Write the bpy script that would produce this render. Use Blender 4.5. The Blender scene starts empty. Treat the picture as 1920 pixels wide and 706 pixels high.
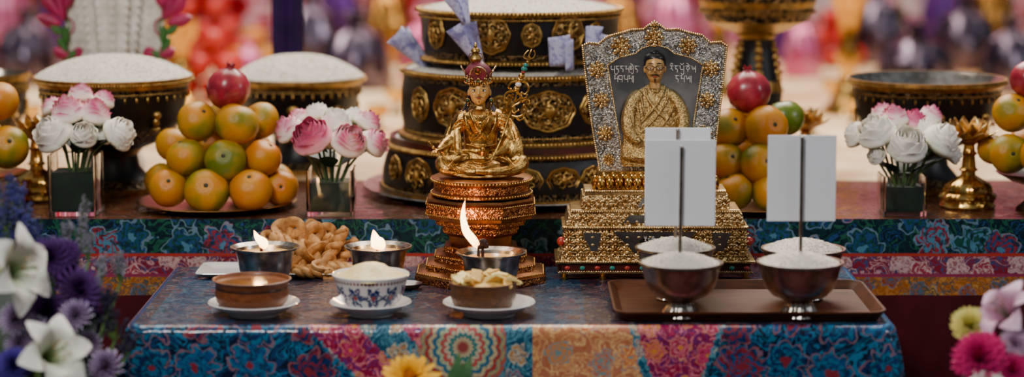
import bpy, bmesh, math, random, os
from math import sin, cos, pi, radians, sqrt
from mathutils import Vector, Matrix, Euler, noise as mnoise
R = random.Random(11)
F = 4330.0; PT = radians(8.0); cp = cos(PT); sp = sin(PT)
CAM = Vector((0, -2.9, 0.541))
def at(u, v, d):
    a = (u-960)/F; b = (v-353)/F; t = d/(cp-b*sp)
    return Vector((a*t, CAM.y+d, CAM.z+(-sp-b*cp)*t))
def K(d, v=353):
    return d/(cp-(v-353)/F*sp)/F
def dist(v, z):
    b = (v-353)/F
    return (CAM.z-z)*(cp-b*sp)/(sp+b*cp)

# ---------------------------------------------------------------- materials
class NT:
    def __init__(s, name):
        s.m = bpy.data.materials.new(name); s.m.use_nodes = True
        s.nt = s.m.node_tree; s.b = s.nt.nodes['Principled BSDF']
    def n(s, t, **p):
        x = s.nt.nodes.new(t)
        for k, v in p.items(): setattr(x, k, v)
        return x
    def put(s, sock, v):
        if v is None: return
        if isinstance(v, bpy.types.NodeSocket): s.nt.links.new(v, sock)
        else:
            if isinstance(v, (tuple, list)) and len(v) == 3 and sock.type == 'RGBA': v = (*v, 1)
            sock.default_value = v
    def set(s, **kw):
        for k, v in kw.items(): s.put(s.b.inputs[k.replace('_', ' ')], v)
    def math(s, op, a, b=None, c=None):
        x = s.n('ShaderNodeMath', operation=op)
        s.put(x.inputs[0], a); s.put(x.inputs[1], b); s.put(x.inputs[2], c)
        return x.outputs[0]
    def mix(s, f, a, b):
        x = s.n('ShaderNodeMix', data_type='RGBA')
        s.put(x.inputs[0], f); s.put(x.inputs[6], a); s.put(x.inputs[7], b)
        return x.outputs[2]
    def ramp(s, f, stops, interp='LINEAR'):
        x = s.n('ShaderNodeValToRGB'); cr = x.color_ramp; cr.interpolation = interp
        while len(cr.elements) < len(stops): cr.elements.new(0.5)
        for e, (p, c) in zip(cr.elements, stops):
            e.position = p; e.color = (*c, 1) if len(c) == 3 else c
        s.put(x.inputs[0], f); return x.outputs[0]
    def co(s): return s.n('ShaderNodeTexCoord').outputs['Object']
    def noise(s, vec, scale, detail=3, dist=0, rough=.5, out=0):
        x = s.n('ShaderNodeTexNoise'); s.put(x.inputs['Vector'], vec)
        x.inputs['Scale'].default_value = scale; x.inputs['Detail'].default_value = detail
        x.inputs['Distortion'].default_value = dist; x.inputs['Roughness'].default_value = rough
        return x.outputs[out]
    def bump(s, h, strength=.5, dist=.002, normal=None):
        x = s.n('ShaderNodeBump'); s.put(x.inputs['Height'], h)
        x.inputs['Strength'].default_value = strength; x.inputs['Distance'].default_value = dist
        s.put(x.inputs['Normal'], normal); return x.outputs[0]
def C(h):
    h = h.lstrip('#'); r = [int(h[i:i+2], 16)/255 for i in (0, 2, 4)]
    return tuple((x/12.92 if x <= .04045 else ((x+.055)/1.055)**2.4) for x in r)
def mat(name, col, rough=.5, metal=0, col2=None, nscale=40, bump=0, bscale=300, coat=0, trans=0, sss=0, ior=None, dist=0, spec=.5):
    m = NT(name); m.set(Roughness=rough, Metallic=metal, Specular_IOR_Level=spec)
    co = m.co()
    if col2 is not None:
        f = m.noise(co, nscale, 4, dist)
        m.set(Base_Color=m.ramp(f, [(.35, col), (.65, col2)]))
    else: m.set(Base_Color=col)
    if bump: m.set(Normal=m.bump(m.noise(co, bscale, 3), bump, .002))
    if coat: m.set(Coat_Weight=coat, Coat_Roughness=.08)
    if trans: m.set(Transmission_Weight=trans)
    if ior: m.set(IOR=ior)
    if sss: m.set(Subsurface_Weight=sss, Subsurface_Scale=.01)
    return m.m
def emboss(name, hi, lo, scale=160, bump=.9, rough=.35, metal=1, thr=(.15, .5), dist=.003, wob=1.2):
    m = NT(name); co = m.co()
    nz = m.n('ShaderNodeTexNoise'); m.put(nz.inputs['Vector'], co); nz.inputs['Scale'].default_value = scale*.6
    add = m.n('ShaderNodeVectorMath', operation='MULTIPLY_ADD')
    m.put(add.inputs[0], nz.outputs[1]); add.inputs[1].default_value = (wob/scale,)*3; m.put(add.inputs[2], co)
    v = m.n('ShaderNodeTexVoronoi', feature='SMOOTH_F1'); m.put(v.inputs['Vector'], add.outputs[0])
    v.inputs['Scale'].default_value = scale
    s1 = m.math('SINE', m.math('MULTIPLY', v.outputs['Distance'], 14.0))
    h = m.math('MULTIPLY_ADD', s1, .5, .5)
    m.set(Base_Color=m.ramp(h, [(thr[0], lo), (thr[1], hi)]), Metallic=metal, Roughness=rough,
          Normal=m.bump(h, bump, dist))
    return m.m
def brocade(name, base, pal, scale=20, petals=6, plane='xz', vine=None, rough=.55, coat=0, base2=None, size=.36, rnd=.35, cbump=.5):
    m = NT(name); co = m.co()
    sx = m.n('ShaderNodeSeparateXYZ'); m.put(sx.inputs[0], co)
    cb = m.n('ShaderNodeCombineXYZ'); m.put(cb.inputs[0], sx.outputs[0]); m.put(cb.inputs[1], sx.outputs[2] if plane == 'xz' else sx.outputs[1])
    p0 = cb.outputs[0]
    dn = m.noise(p0, scale*3.0, 2, out=1)
    s5 = m.n('ShaderNodeVectorMath', operation='SUBTRACT'); m.put(s5.inputs[0], dn); s5.inputs[1].default_value = (.5, .5, .5)
    ma = m.n('ShaderNodeVectorMath', operation='MULTIPLY_ADD'); m.put(ma.inputs[0], s5.outputs[0]); ma.inputs[1].default_value = (.45/scale, .45/scale, 0); m.put(ma.inputs[2], p0)
    p = ma.outputs[0]
    v = m.n('ShaderNodeTexVoronoi', voronoi_dimensions='2D'); m.put(v.inputs['Vector'], p)
    v.inputs['Scale'].default_value = scale; v.inputs['Randomness'].default_value = rnd
    sub = m.n('ShaderNodeVectorMath', operation='SUBTRACT'); m.put(sub.inputs[0], p); m.put(sub.inputs[1], v.outputs['Position'])
    s2 = m.n('ShaderNodeSeparateXYZ'); m.put(s2.inputs[0], sub.outputs[0])
    r = m.math('MULTIPLY', m.math('SQRT', m.math('ADD', m.math('MULTIPLY', s2.outputs[0], s2.outputs[0]), m.math('MULTIPLY', s2.outputs[1], s2.outputs[1]))), scale)
    ang = m.math('ARCTAN2', s2.outputs[1], s2.outputs[0])
    lob = m.math('ABSOLUTE', m.math('COSINE', m.math('MULTIPLY', ang, petals*.5)))
    f = m.math('DIVIDE', r, m.math('MULTIPLY_ADD', lob, size*.34, size*.72))
    sc = m.n('ShaderNodeSeparateColor'); m.put(sc.inputs[0], v.outputs['Color'])
    rn = sc.outputs[0]; n = len(pal)
    c1 = m.ramp(rn, [((i+.0)/n, pal[i]) for i in range(n)], 'CONSTANT')
    c2 = m.ramp(rn, [((i+.0)/n, pal[(i+1) % n]) for i in range(n)], 'CONSTANT')
    hi = tuple(min(1, .12+.8*x) for x in pal[-1])
    inside = m.math('LESS_THAN', f, 1.0)
    swirl = m.math('GREATER_THAN', m.math('SINE', m.math('ADD', m.math('MULTIPLY', f, 17.), m.math('MULTIPLY', ang, float(petals)))), .15)
    core = m.math('LESS_THAN', f, .2); edge = m.math('LESS_THAN', m.math('ABSOLUTE', m.math('SUBTRACT', f, .94)), .05)
    nz = m.noise(p0, scale*1.8, 3, 1.8)
    line = m.math('LESS_THAN', m.math('ABSOLUTE', m.math('SUBTRACT', nz, .5)), .026)
    line2 = m.math('LESS_THAN', m.math('ABSOLUTE', m.math('SUBTRACT', nz, .6)), .018)
    line3 = m.math('LESS_THAN', m.math('ABSOLUTE', m.math('SUBTRACT', nz, .41)), .014)
    nz2 = m.noise(p0, scale*4.0, 2, .8)
    blob = m.math('GREATER_THAN', nz2, .60)
    bc = base if base2 is None else m.mix(m.math('GREATER_THAN', m.noise(p0, scale*.35, 1), .5), base, base2)
    vn = vine if vine else (pal[-1], pal[0])
    g = m.mix(blob, bc, vn[1]); g = m.mix(line, g, vn[0]); g = m.mix(line2, g, vn[1]); g = m.mix(line3, g, pal[1])
    g = m.mix(inside, g, c1); g = m.mix(m.math('MULTIPLY', inside, swirl), g, c2)
    fine = m.math('MULTIPLY', inside, m.math('GREATER_THAN', m.noise(p0, scale*9, 1, 1.), .56)); g = m.mix(m.math('MULTIPLY', fine, .7), g, base)
    g = m.mix(m.math('MULTIPLY', edge, .7), g, hi); g = m.mix(core, g, pal[-1])
    wv = m.noise(p0, 900, 1)
    g = m.mix(m.math('MULTIPLY', wv, .4), g, base)
    m.set(Base_Color=g, Roughness=rough, Specular_IOR_Level=.15)
    wb = m.bump(wv, .15, .0006)
    m.set(Normal=m.bump(m.noise(co, 14, 3), .25, .006, wb))
    if coat:
        m.set(Coat_Weight=coat, Coat_Roughness=.04)
        cn = m.bump(m.noise(co, 17, 3, 1.2), cbump, .01); m.put(m.b.inputs['Coat Normal'], cn)
    return m.m
def rosette(name, cx, cz, cols, rings, base, coat=.6):
    m = NT(name); co = m.co(); s = m.n('ShaderNodeSeparateXYZ'); m.put(s.inputs[0], co)
    x = m.math('SUBTRACT', s.outputs[0], cx); z = m.math('SUBTRACT', s.outputs[2], cz)
    r = m.math('SQRT', m.math('ADD', m.math('MULTIPLY', x, x), m.math('MULTIPLY', z, z)))
    a = m.math('ARCTAN2', z, x)
    w = m.math('MULTIPLY_ADD', m.math('ABSOLUTE', m.math('SINE', m.math('MULTIPLY', a, 8.))), -.0035, r)
    f = m.math('DIVIDE', w, rings)
    nb = m.math('GREATER_THAN', m.noise(co, 60, 2, 1.5), .53)
    bs = m.mix(nb, base, C('2c5c68'))
    c = m.ramp(f, [(i/len(cols), k) for i, k in enumerate(cols)]+[(1.0, base)], 'CONSTANT')
    c = m.mix(m.math('GREATER_THAN', f, 1.0), c, bs)
    dots = m.math('GREATER_THAN', m.math('MULTIPLY', m.math('SINE', m.math('MULTIPLY', a, 24.)), m.math('SINE', m.math('MULTIPLY', r, 900.))), .35)
    c = m.mix(m.math('MULTIPLY', dots, .6), c, C('3c6a70'))
    m.set(Base_Color=c, Roughness=.55, Coat_Weight=coat, Coat_Roughness=.08, Specular_IOR_Level=.2)
    return m.m
def tmat(name, stops, rough=.6, sss=.1, extra=None):
    m = NT(name); a = m.n('ShaderNodeAttribute', attribute_name='t')
    f = a.outputs['Fac']
    f = m.math('ADD', f, m.math('MULTIPLY_ADD', m.noise(m.co(), 1.2 if extra is None else extra, 3), .3, -.15))
    m.set(Base_Color=m.ramp(f, stops), Roughness=rough, Specular_IOR_Level=.3)
    if sss: m.set(Subsurface_Weight=sss, Subsurface_Scale=.004)
    return m.m

gold = mat('gold_cast', C('cfa65a'), .32, 1, C('a87c38'), 60, .12, 400)
robe_m = mat('gold_robe', C('d8ae64'), .27, 1, C('8e6028'), 110, .35, 700)
gold_b = mat('gold_polished', C('e4ba68'), .22, 1, C('b88238'), 30, .05, 200)
gold_p = mat('pale_gold', C('e8cc94'), .28, 1, C('b48c54'), 90, .2, 500)
gold_dk = mat('gold_antique', C('8c6c38'), .4, 1, C('bc9654'), 90, .2, 500)
gold_e = emboss('gold_embossed', C('eacc94'), C('6c4c22'), 210, .8, .32, dist=.002)
gold_m = emboss('gold_medallion', C('b89860'), C('241a12'), 190, .9, .36, thr=(.1, .55), dist=.002)
copper_e = emboss('copper_embossed', C('b87848'), C('62341c'), 260, .6, .36, dist=.0015)
copper = mat('copper_gold', C('ac7444'), .3, 1, C('845030'), 50, .15, 500)
silver_f = emboss('silver_filigree', C('dedad0'), C('6a6662'), 420, .7, .36, thr=(.1, .45), dist=.001, wob=2.2)
silver_p = mat('silver_plate', C('989a9c'), .3, 1, C('6e7276'), 30, .05, 100)
steel = mat('worn_silver', C('b8b2aa'), .26, 1, C('7e776e'), 70, .12, 150)
pewter = mat('aged_pewter', C('c2b6a6'), .3, 1, C('94877a'), 60, .1, 200)
blackm = mat('black_lacquer_metal', C('040406'), .42, 0, C('0b0a0e'), 40, .2, 200, spec=.35)
band_e = emboss('gold_on_black_band', C('8a6a3c'), C('0a0807'), 130, .8, .4, .8, thr=(.45, .8))
band_d = emboss('dull_gold_on_black', C('6c5636'), C('060505'), 170, .7, .4, .7, thr=(.4, .9))
redled = mat('dark_red_lacquer', C('4c1612'), .35, .2, C('300e0a'), 50)
ricem = mat('white_rice', C('ebe6da'), .6, 0, C('cfc6b6'), 700, .9, 900)
grainm = mat('rice_grain', C('f4efe4'), .5, 0, C('d4cbba'), 400, 0)
whitep = mat('white_porcelain', C('e6e4e2'), .15, 0, coat=.6)
cardm = mat('white_card', C('e0e3ea'), .6)
def woodmat(name, c1, c2, sc=18, rough=.35, coat=.3, spec=.5):
    m = NT(name); co = m.co(); mp = m.n('ShaderNodeMapping'); m.put(mp.inputs[0], co); mp.inputs['Scale'].default_value = (sc*.25, sc*2, sc*2)
    f = m.noise(mp.outputs[0], 3, 6, 1.5); m.set(Base_Color=m.ramp(f, [(.3, c1), (.7, c2)]), Roughness=rough, Coat_Weight=coat, Coat_Roughness=.15, Specular_IOR_Level=spec)
    return m.m
woodt = woodmat('tray_wood', C('34180a'), C('5e3214'), rough=.5, coat=.06, spec=.2)
woodc = woodmat('cup_wood', C('5c2c10'), C('84481e'), 30, .5, .1)
darkw = woodmat('dark_wood', C('1a0e08'), C('3a2012'), 30)
glassm = mat('clear_glass', (1, 1, 1), .02, 0, trans=1, ior=1.45)
leafm = mat('leaf_green', C('1f4a24'), .45, 0, C('35652f'), 60, .1)
leafd = mat('leaf_dark', C('0a1f16'), .5, 0, C('12301f'), 40, .1)
stemm = mat('stem_green', C('3b5a2a'), .5, 0, C('57753a'), 80)
butter = mat('melted_butter', C('c9a05a'), .2, 0, sss=.3)
creamm = mat('cream_fried', C('c08a34'), .55, 0, C('dcb45c'), 120, .6, 300)
creaml = mat('cream_butter', C('e0c468'), .5, 0, C('f0dc94'), 120, .4, 300, sss=.1)
creamw = mat('pale_butter', C('dcc07c'), .5, 0, C('ecd8a0'), 90, .5, 200, sss=.1)
dough = mat('fried_dough', C('98642c'), .6, 0, C('d09c5c'), 90, .5, 350)
redb = mat('coral_bead', C('a03028'), .3)
greenb = mat('turquoise_bead', C('1f7a70'), .3)
hatred = mat('maroon_cloth', C('5a1424'), .5, 0, C('7c2236'), 80)
facem = mat('painted_gold_face', C('cc9c54'), .42, .2, C('dcac68'), 60)
skin = mat('painted_gold_skin', C('b58a50'), .45, .3, C('c69a5e'), 50)
blackp = mat('black_paint', C('0c0a0a'), .4)
brownp = mat('brown_paint', C('2c1a10'), .4)
whitept = mat('white_paint', C('e0dcd4'), .4)
redp = mat('red_paint', C('9a2420'), .4)
tea = mat('milk_tea', C('7a4c2c'), .15, coat=.5)
wickm = mat('charred_wick', C('1a0806'), .8, 0, C('3a1210'), 200, .8)
def flame_mat():
    m = NT('candle_flame'); a = m.n('ShaderNodeAttribute', attribute_name='t')
    c = m.ramp(a.outputs['Fac'], [(0, (1, .30, .06)), (.25, (1, .62, .22)), (.7, (1, .68, .32)), (1, (1, .32, .07))])
    m.set(Base_Color=(0, 0, 0), Emission_Color=c, Emission_Strength=11.0); return m.m
flamem = flame_mat()

# ---------------------------------------------------------------- mesh builder
def crs(P, n=6):
    P = [Vector(p) for p in P]; out = []
    for i in range(len(P)-1):
        a = P[max(i-1, 0)]; b_ = P[i]; c = P[i+1]; d = P[min(i+2, len(P)-1)]
        for j in range(n):
            t = j/n; out.append(.5*((2*b_)+(c-a)*t+(2*a-5*b_+4*c-d)*t*t+(3*b_-a-3*c+d)*t**3))
    out.append(P[-1]); return out
class B:
    def __init__(s): s.v = []; s.f = []; s.m = []; s.t = []; s.mi = 0
    def add(s, vs, fs, t=None, mi=None):
        o = len(s.v); s.v += [Vector(x) for x in vs]; s.t += (t if t else [0.0]*len(vs))
        k = s.mi if mi is None else mi
        for i, f in enumerate(fs):
            s.f.append(tuple(a+o for a in f)); s.m.append(k[i] if isinstance(k, list) else k)
    def lathe(s, x, y, prof, seg=40, mis=None, rf=None, rot=0, ys=1.0):
        vs = []; fs = []; ms = []; rows = []
        for i, (r, z) in enumerate(prof):
            if r < 1e-6: rows.append([len(vs)]); vs.append((x, y, z))
            else:
                row = []
                for k in range(seg):
                    a = 2*pi*k/seg+rot; q = r*(rf(a, i) if rf else 1)
                    row.append(len(vs)); vs.append((x+q*cos(a), y+q*sin(a)*ys, z))
                rows.append(row)
        for i in range(len(rows)-1):
            A, Bb = rows[i], rows[i+1]; mm = mis[i] if mis else s.mi
            for k in range(seg):
                k2 = (k+1) % seg
                if len(A) == 1 and len(Bb) == 1: continue
                if len(A) == 1: fs.append((A[0], Bb[k2], Bb[k]))
                elif len(Bb) == 1: fs.append((A[k], A[k2], Bb[0]))
                else: fs.append((A[k], A[k2], Bb[k2], Bb[k]))
                ms.append(mm)
        s.add(vs, fs, None, ms)
    def L(s, u, d, prof, seg=40, mis=None, rf=None, rot=0):
        c = at(u, 353, d)
        s.lathe(c.x, c.y, [(r*K(d, v), at(u, v, d).z) for r, v in prof], seg, mis, rf, rot)
    def tube(s, pts, rads, seg=8, closed=False, t=None, mi=None, flat=1.0):
        pts = [Vector(p) for p in pts]; n = len(pts)
        if not isinstance(rads, (list, tuple)): rads = [rads]*n
        vs = []; fs = []; ts = []
        up = Vector((0.13, 0.21, 1)).normalized(); prev = None
        for i in range(n):
            if closed: tg = pts[(i+1) % n]-pts[i-1]
            else: tg = pts[min(i+1, n-1)]-pts[max(i-1, 0)]
            if tg.length < 1e-9: tg = Vector((0, 0, 1))
            tg.normalize()
            if prev is None:
                a = tg.cross(up)
                if a.length < .1: a = tg.cross(Vector((1, 0, 0)))
            else: a = prev-tg*prev.dot(tg)
            a.normalize(); prev = a; b = tg.cross(a)
            for k in range(seg):
                w = 2*pi*k/seg; vs.append(pts[i]+a*cos(w)*rads[i]+b*sin(w)*rads[i]*flat); ts.append(t[i] if t else 0)
        for i in range(n if closed else n-1):
            j = (i+1) % n
            for k in range(seg):
                k2 = (k+1) % seg; fs.append((i*seg+k, i*seg+k2, j*seg+k2, j*seg+k))
        if not closed:
            fs.append(tuple(range(seg))[::-1]); fs.append(tuple((n-1)*seg+k for k in range(seg)))
        s.add(vs, fs, ts, mi)
    def ell(s, c, r, rot=None, seg=12, rings=8, mi=None, t=0):
        if not isinstance(r, (list, tuple)): r = (r, r, r)
        vs = [Vector((0, 0, r[2]))]; fs = []
        for i in range(1, rings):
            p = pi*i/rings
            for k in range(seg):
                a = 2*pi*k/seg; vs.append(Vector((r[0]*sin(p)*cos(a), r[1]*sin(p)*sin(a), r[2]*cos(p))))
        vs.append(Vector((0, 0, -r[2])))
        for k in range(seg): fs.append((0, 1+k, 1+(k+1) % seg))
        for i in range(rings-2):
            for k in range(seg):
                a = 1+i*seg; k2 = (k+1) % seg; fs.append((a+k, a+seg+k, a+seg+k2, a+k2))
        a = 1+(rings-2)*seg; e = len(vs)-1
        for k in range(seg): fs.append((a+k, e, a+(k+1) % seg))
        M = rot if rot else Matrix.Identity(3)
        s.add([M @ q+Vector(c) for q in vs], fs, [t]*len(vs), mi)
    def grain(s, c, d, l, w, mi=None):
        d = d.normalized(); a = d.cross(Vector((.3, .2, .9))).normalized(); b = d.cross(a); c = Vector(c)
        s.add([c-d*l, c+a*w, c+b*w, c-a*w, c-b*w, c+d*l], [(0, 2, 1), (0, 3, 2), (0, 4, 3), (0, 1, 4), (5, 1, 2), (5, 2, 3), (5, 3, 4), (5, 4, 1)], None, mi)
    def box(s, lo, hi, mi=None, taper=0, tapy=0):
        x0, y0, z0 = lo; x1, y1, z1 = hi
        s.add([(x0-taper, y0-tapy, z0), (x1+taper, y0-tapy, z0), (x1+taper, y1, z0), (x0-taper, y1, z0), (x0, y0, z1), (x1, y0, z1), (x1, y1, z1), (x0, y1, z1)],
              [(3, 2, 1, 0), (4, 5, 6, 7), (0, 1, 5, 4), (1, 2, 6, 5), (2, 3, 7, 6), (3, 0, 4, 7)], None, mi)
    def grid(s, fn, nu, nv, cu=False, mf=None, mi=None):
        vs = []; ts = []; fs = []; ms = []
        for i in range(nu if cu else nu+1):
            for j in range(nv+1):
                q = fn(i/nu, j/nv)
                if isinstance(q, tuple) and len(q) == 2: vs.append(q[0]); ts.append(q[1])
                else: vs.append(q); ts.append(j/nv)
        for i in range(nu):
            i2 = (i+1) % nu if cu else i+1
            for j in range(nv):
                fs.append((i*(nv+1)+j, i2*(nv+1)+j, i2*(nv+1)+j+1, i*(nv+1)+j+1))
                ms.append(mf(i/nu, j/nv) if mf else (s.mi if mi is None else mi))
        s.add(vs, fs, ts, ms)
    def loft(s, rings, cap=True, mis=None):
        n = len(rings[0]); vs = [p for r in rings for p in r]; fs = []; ms = []
        for i in range(len(rings)-1):
            for k in range(n):
                k2 = (k+1) % n; fs.append((i*n+k, i*n+k2, (i+1)*n+k2, (i+1)*n+k)); ms.append(mis[i] if mis else s.mi)
        if cap:
            fs.append(tuple(range(n))[::-1]); ms.append(mis[0] if mis else s.mi)
            fs.append(tuple((len(rings)-1)*n+k for k in range(n))); ms.append(mis[-1] if mis else s.mi)
        s.add(vs, fs, None, ms)
    def beads(s, x, y, z, r, rb, n, mi=None, a0=0):
        for k in range(n):
            a = 2*pi*k/n+a0; s.ell((x+r*cos(a), y+r*sin(a), z), rb, None, 6, 4, mi)
    def line_beads(s, p, q, rb, n, mi=None):
        p = Vector(p); q = Vector(q)
        for k in range(n): s.ell(p.lerp(q, k/(n-1)), rb, None, 6, 4, mi)
    def mesh(s, name):
        me = bpy.data.meshes.new(name); me.from_pydata([tuple(v) for v in s.v], [], s.f)
        me.polygons.foreach_set('material_index', s.m)
        a = me.attributes.new('t', 'FLOAT', 'POINT'); a.data.foreach_set('value', s.t)
        return me
    def obj(s, name, mats, sharp=45, flat=False, bevel=0):
        me = s.mesh(name)
        if not isinstance(mats, (list, tuple)): mats = [mats]
        for m in mats: me.materials.append(m)
        if not flat:
            me.polygons.foreach_set('use_smooth', [True]*len(me.polygons))
            try: me.set_sharp_from_angle(angle=radians(sharp))
            except Exception: pass
        me.update()
        o = bpy.data.objects.new(name, me); bpy.context.scene.collection.objects.link(o)
        if bevel:
            bm = o.modifiers.new('bevel', 'BEVEL'); bm.width = bevel; bm.segments = 2; bm.limit_method = 'ANGLE'
        return o
    def remesh(s, name, mats, voxel, sm=6):
        o = s.obj(name, mats, flat=True)
        md = o.modifiers.new('r', 'REMESH'); md.mode = 'VOXEL'; md.voxel_size = voxel
        ms = o.modifiers.new('s', 'SMOOTH'); ms.iterations = sm; ms.factor = .5
        dg = bpy.context.evaluated_depsgraph_get(); me = bpy.data.meshes.new_from_object(o.evaluated_get(dg))
        o.modifiers.clear(); old = o.data; o.data = me; me.name = name
        me.polygons.foreach_set('use_smooth', [True]*len(me.polygons))
        if not me.materials:
            for m in (mats if isinstance(mats, (list, tuple)) else [mats]): me.materials.append(m)
        bpy.data.meshes.remove(old)
        return o
def adopt(par, loc, ch):
    subs = []
    if isinstance(ch, tuple): ch, subs = ch
    if ch.get('placed'): ch.location = Vector(ch.location)-loc
    else: ch.data.transform(Matrix.Translation(-loc))
    ch.parent = par
    for k in subs:
        if k.get('placed'):
            k.location = Vector(k.location)-loc-(Vector(ch.location) if ch.get('placed') else Vector())
        else: k.data.transform(Matrix.Translation(-loc))
        k.parent = ch
def top(o, loc, label, cat, ch=(), group=None, kind=None):
    loc = Vector(loc)
    if not o.get('placed') and o.type == 'MESH':
        o.data.transform(Matrix.Translation(-loc))
    o.location = loc
    o['label'] = label; o['category'] = cat
    if group: o['group'] = group
    if kind: o['kind'] = kind
    for c in ch: adopt(o, loc, c)
    return o
def thing(name, loc, label, cat, ch, group=None):
    e = bpy.data.objects.new(name, None); e.empty_display_size = .02
    bpy.context.scene.collection.objects.link(e)
    return top(e, loc, label, cat, ch, group)
def inst(name, me, loc, rot=None, sc=1.0):
    o = bpy.data.objects.new(name, me); bpy.context.scene.collection.objects.link(o)
    o.location = loc
    if rot is not None: o.rotation_euler = rot
    o.scale = (sc, sc, sc) if not isinstance(sc, (tuple, list)) else sc
    o['placed'] = 1
    return o
def stdmesh(b, name, mats, sharp=60):
    o = b.obj(name, mats, sharp); me = o.data; bpy.data.objects.remove(o); return me
def rr(x0, x1, y0, y1, r, z, n=6):
    pts = []
    for (cx, cy, a0) in ((x1-r, y1-r, 0), (x0+r, y1-r, 90), (x0+r, y0+r, 180), (x1-r, y0+r, 270)):
        for k in range(n+1):
            a = radians(a0+90*k/n); pts.append(Vector((cx+r*cos(a), cy+r*sin(a), z)))
    return pts

# ---------------------------------------------------------------- setting
ZF = -0.62
ZA = at(960, 410, 3.115).z
YA0 = CAM.y+3.115; YA1 = CAM.y+3.98
floor_m = mat('ground_carpet', C('3a0e12'), .9, 0, C('4e1618'), 12, .3)
b = B(); b.box((-4, -3.6, ZF-.02), (4, 6, ZF)); o = b.obj('floor', floor_m, flat=True); o['kind'] = 'structure'
tap = NT('tapestry'); co = tap.co()
s = tap.n('ShaderNodeSeparateXYZ'); tap.put(s.inputs[0], co); cb = tap.n('ShaderNodeCombineXYZ'); tap.put(cb.inputs[0], s.outputs[0]); tap.put(cb.inputs[1], s.outputs[2])
f = tap.noise(cb.outputs[0], 6.0, 2, 2.2)
colr = tap.ramp(f, [(0, C('400820')), (.36, C('8c1020')), (.43, C('b81c48')), (.47, C('e090b0')), (.5, C('f4dce4')), (.53, C('b81c44')), (.58, C('780c1a')), (.62, C('c86c94')), (.67, C('482074')), (.74, C('900e28'))])
tap.set(Base_Color=colr, Roughness=.8, Specular_IOR_Level=.2)
b = B(); b.grid(lambda u, v: Vector((-2.6+5.2*u, 4.6+.03*sin(u*90), ZF+v*2.9)), 200, 4)
o = b.obj('wall_back', tap.m); o['kind'] = 'structure'

# ---------------------------------------------------------------- front table
TF = dist(612, 0); TB = 3.088
YF = CAM.y+TF; YB = CAM.y+TB; XL = -.462; XR = .459
c_blue = brocade('brocade_deep_blue', C('031430'), [C('0c4c84'), C('166e94'), C('082c60'), C('882430')], 16, 8, 'xz', (C('2476a0'), C('0c3868')), coat=.5, base2=C('020d26'), size=.45)
c_pink = brocade('brocade_magenta', C('840c38'), [C('c84c78'), C('b42454'), C('dc8c94'), C('d48c34')], 26, 5, 'xz', (C('dc7c8c'), C('5c2274')), coat=.5, base2=C('6c0e46'))
c_peach = brocade('brocade_peach', C('b87c4c'), [C('b84434'), C('e0b068'), C('c87c38'), C('3c8a94')], 22, 6, 'xz', (C('dcb478'), C('a05c3c')), coat=.5, base2=C('a86450'))
c_teal = brocade('brocade_teal', C('164c64'), [C('a02c34'), C('5c9cac'), C('c08438'), C('c0c0ac')], 28, 6, 'xz', (C('5c9cb0'), C('10305c')), coat=.5)
pz = at(868, 650, TF)
c_ros = rosette('brocade_rosette', pz.x, pz.z, [C('8c241e'), C('b8a47c'), C('226c6c'), C('b8a88c'), C('b0403a'), C('a0a884'), C('245c78'), C('b8a47c'), C('98302c'), C('988c64'), C('a84c40')], .052, C('4c8090'))
ct_mix = brocade('cloth_top_mixed', C('1a0e22'), [C('581826'), C('143c58'), C('643f22'), C('443e50')], 16, 8, 'xy', (C('482634'), C('0e263e')), coat=.8, base2=C('081a34'))
ct_blue = brocade('cloth_top_blue', C('061c3a'), [C('0c4664'), C('2c4a64'), C('641824'), C('144a60')], 18, 8, 'xy', (C('20506a'), C('08284e')), coat=.8)
mats = [ct_mix, ct_blue, c_blue, c_pink, c_peach, c_teal, c_ros]
def frontmat(x, z):
    u = 960+x/K(TF, 650); v = 612-z/K(TF, 650); s = v-612
    if u < 560: return 2
    if u < 785:
        if u < 575+s*.9: return 2
        return 3 if (u-575-s) % 175 < 95 else 5
    if u < 945: return 6
    if u < 995: return 5
    if u < 1178+s*.25: return 4
    if u < 1192+s*.3: return 5
    if u < 1345-s*.35: return 3
    if u < 1356-s*.35: return 5
    return 2
b = B(); RC = .028; RQ = .012
per = []
def addp(x, y, nx, ny, c): per.append((x, y, nx, ny, c))
n1 = 50
for i in range(n1): addp(XL, YB+(YF+RC-YB)*i/n1, -1, 0, 0)
for i in range(24):
    a = pi+pi/2*i/24; addp(XL+RC+RC*cos(a), YF+RC+RC*sin(a), cos(a), sin(a), sin(pi*i/24))
n2 = 300
for i in range(n2): addp(XL+RC+(XR-XL-2*RC)*i/n2, YF, 0, -1, 0)
for i in range(24):
    a = 1.5*pi+pi/2*i/24; addp(XR-RC+RC*cos(a), YF+RC+RC*sin(a), cos(a), sin(a), sin(pi*i/24))
for i in range(n1+1): addp(XR, YF+RC+(YB-YF-RC)*i/n1, 1, 0, 0)
NP = len(per)-1; NV = 100
def cf(u, v):
    x, y, nx, ny, c = per[int(round(u*NP))]
    if v*NV <= 8:
        a = v*NV/8*pi/2; ins = RQ*(1-sin(a)); z = -RQ*(1-cos(a)); out = -ins
    else:
        q = (v*NV-8)/(NV-8); z = -RQ-.40*q
        out = .010*q+c*(.05*q**.7)*(1+.35*sin(math.atan2(ny, nx)*12))+.005*min(1, q*7)*mnoise.noise(Vector((x*10, y*9, q*4)))+.0035*q*sin((x+y)*38)
    return Vector((x+nx*out, y+ny*out, z))
def cmf(u, v):
    x, y, nx, ny, c = per[int(round(u*NP))]
    if abs(nx) > .8: return 2
    return frontmat(x, cf(u, v).z)
b.grid(cf, NP, NV, mf=cmf)
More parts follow.
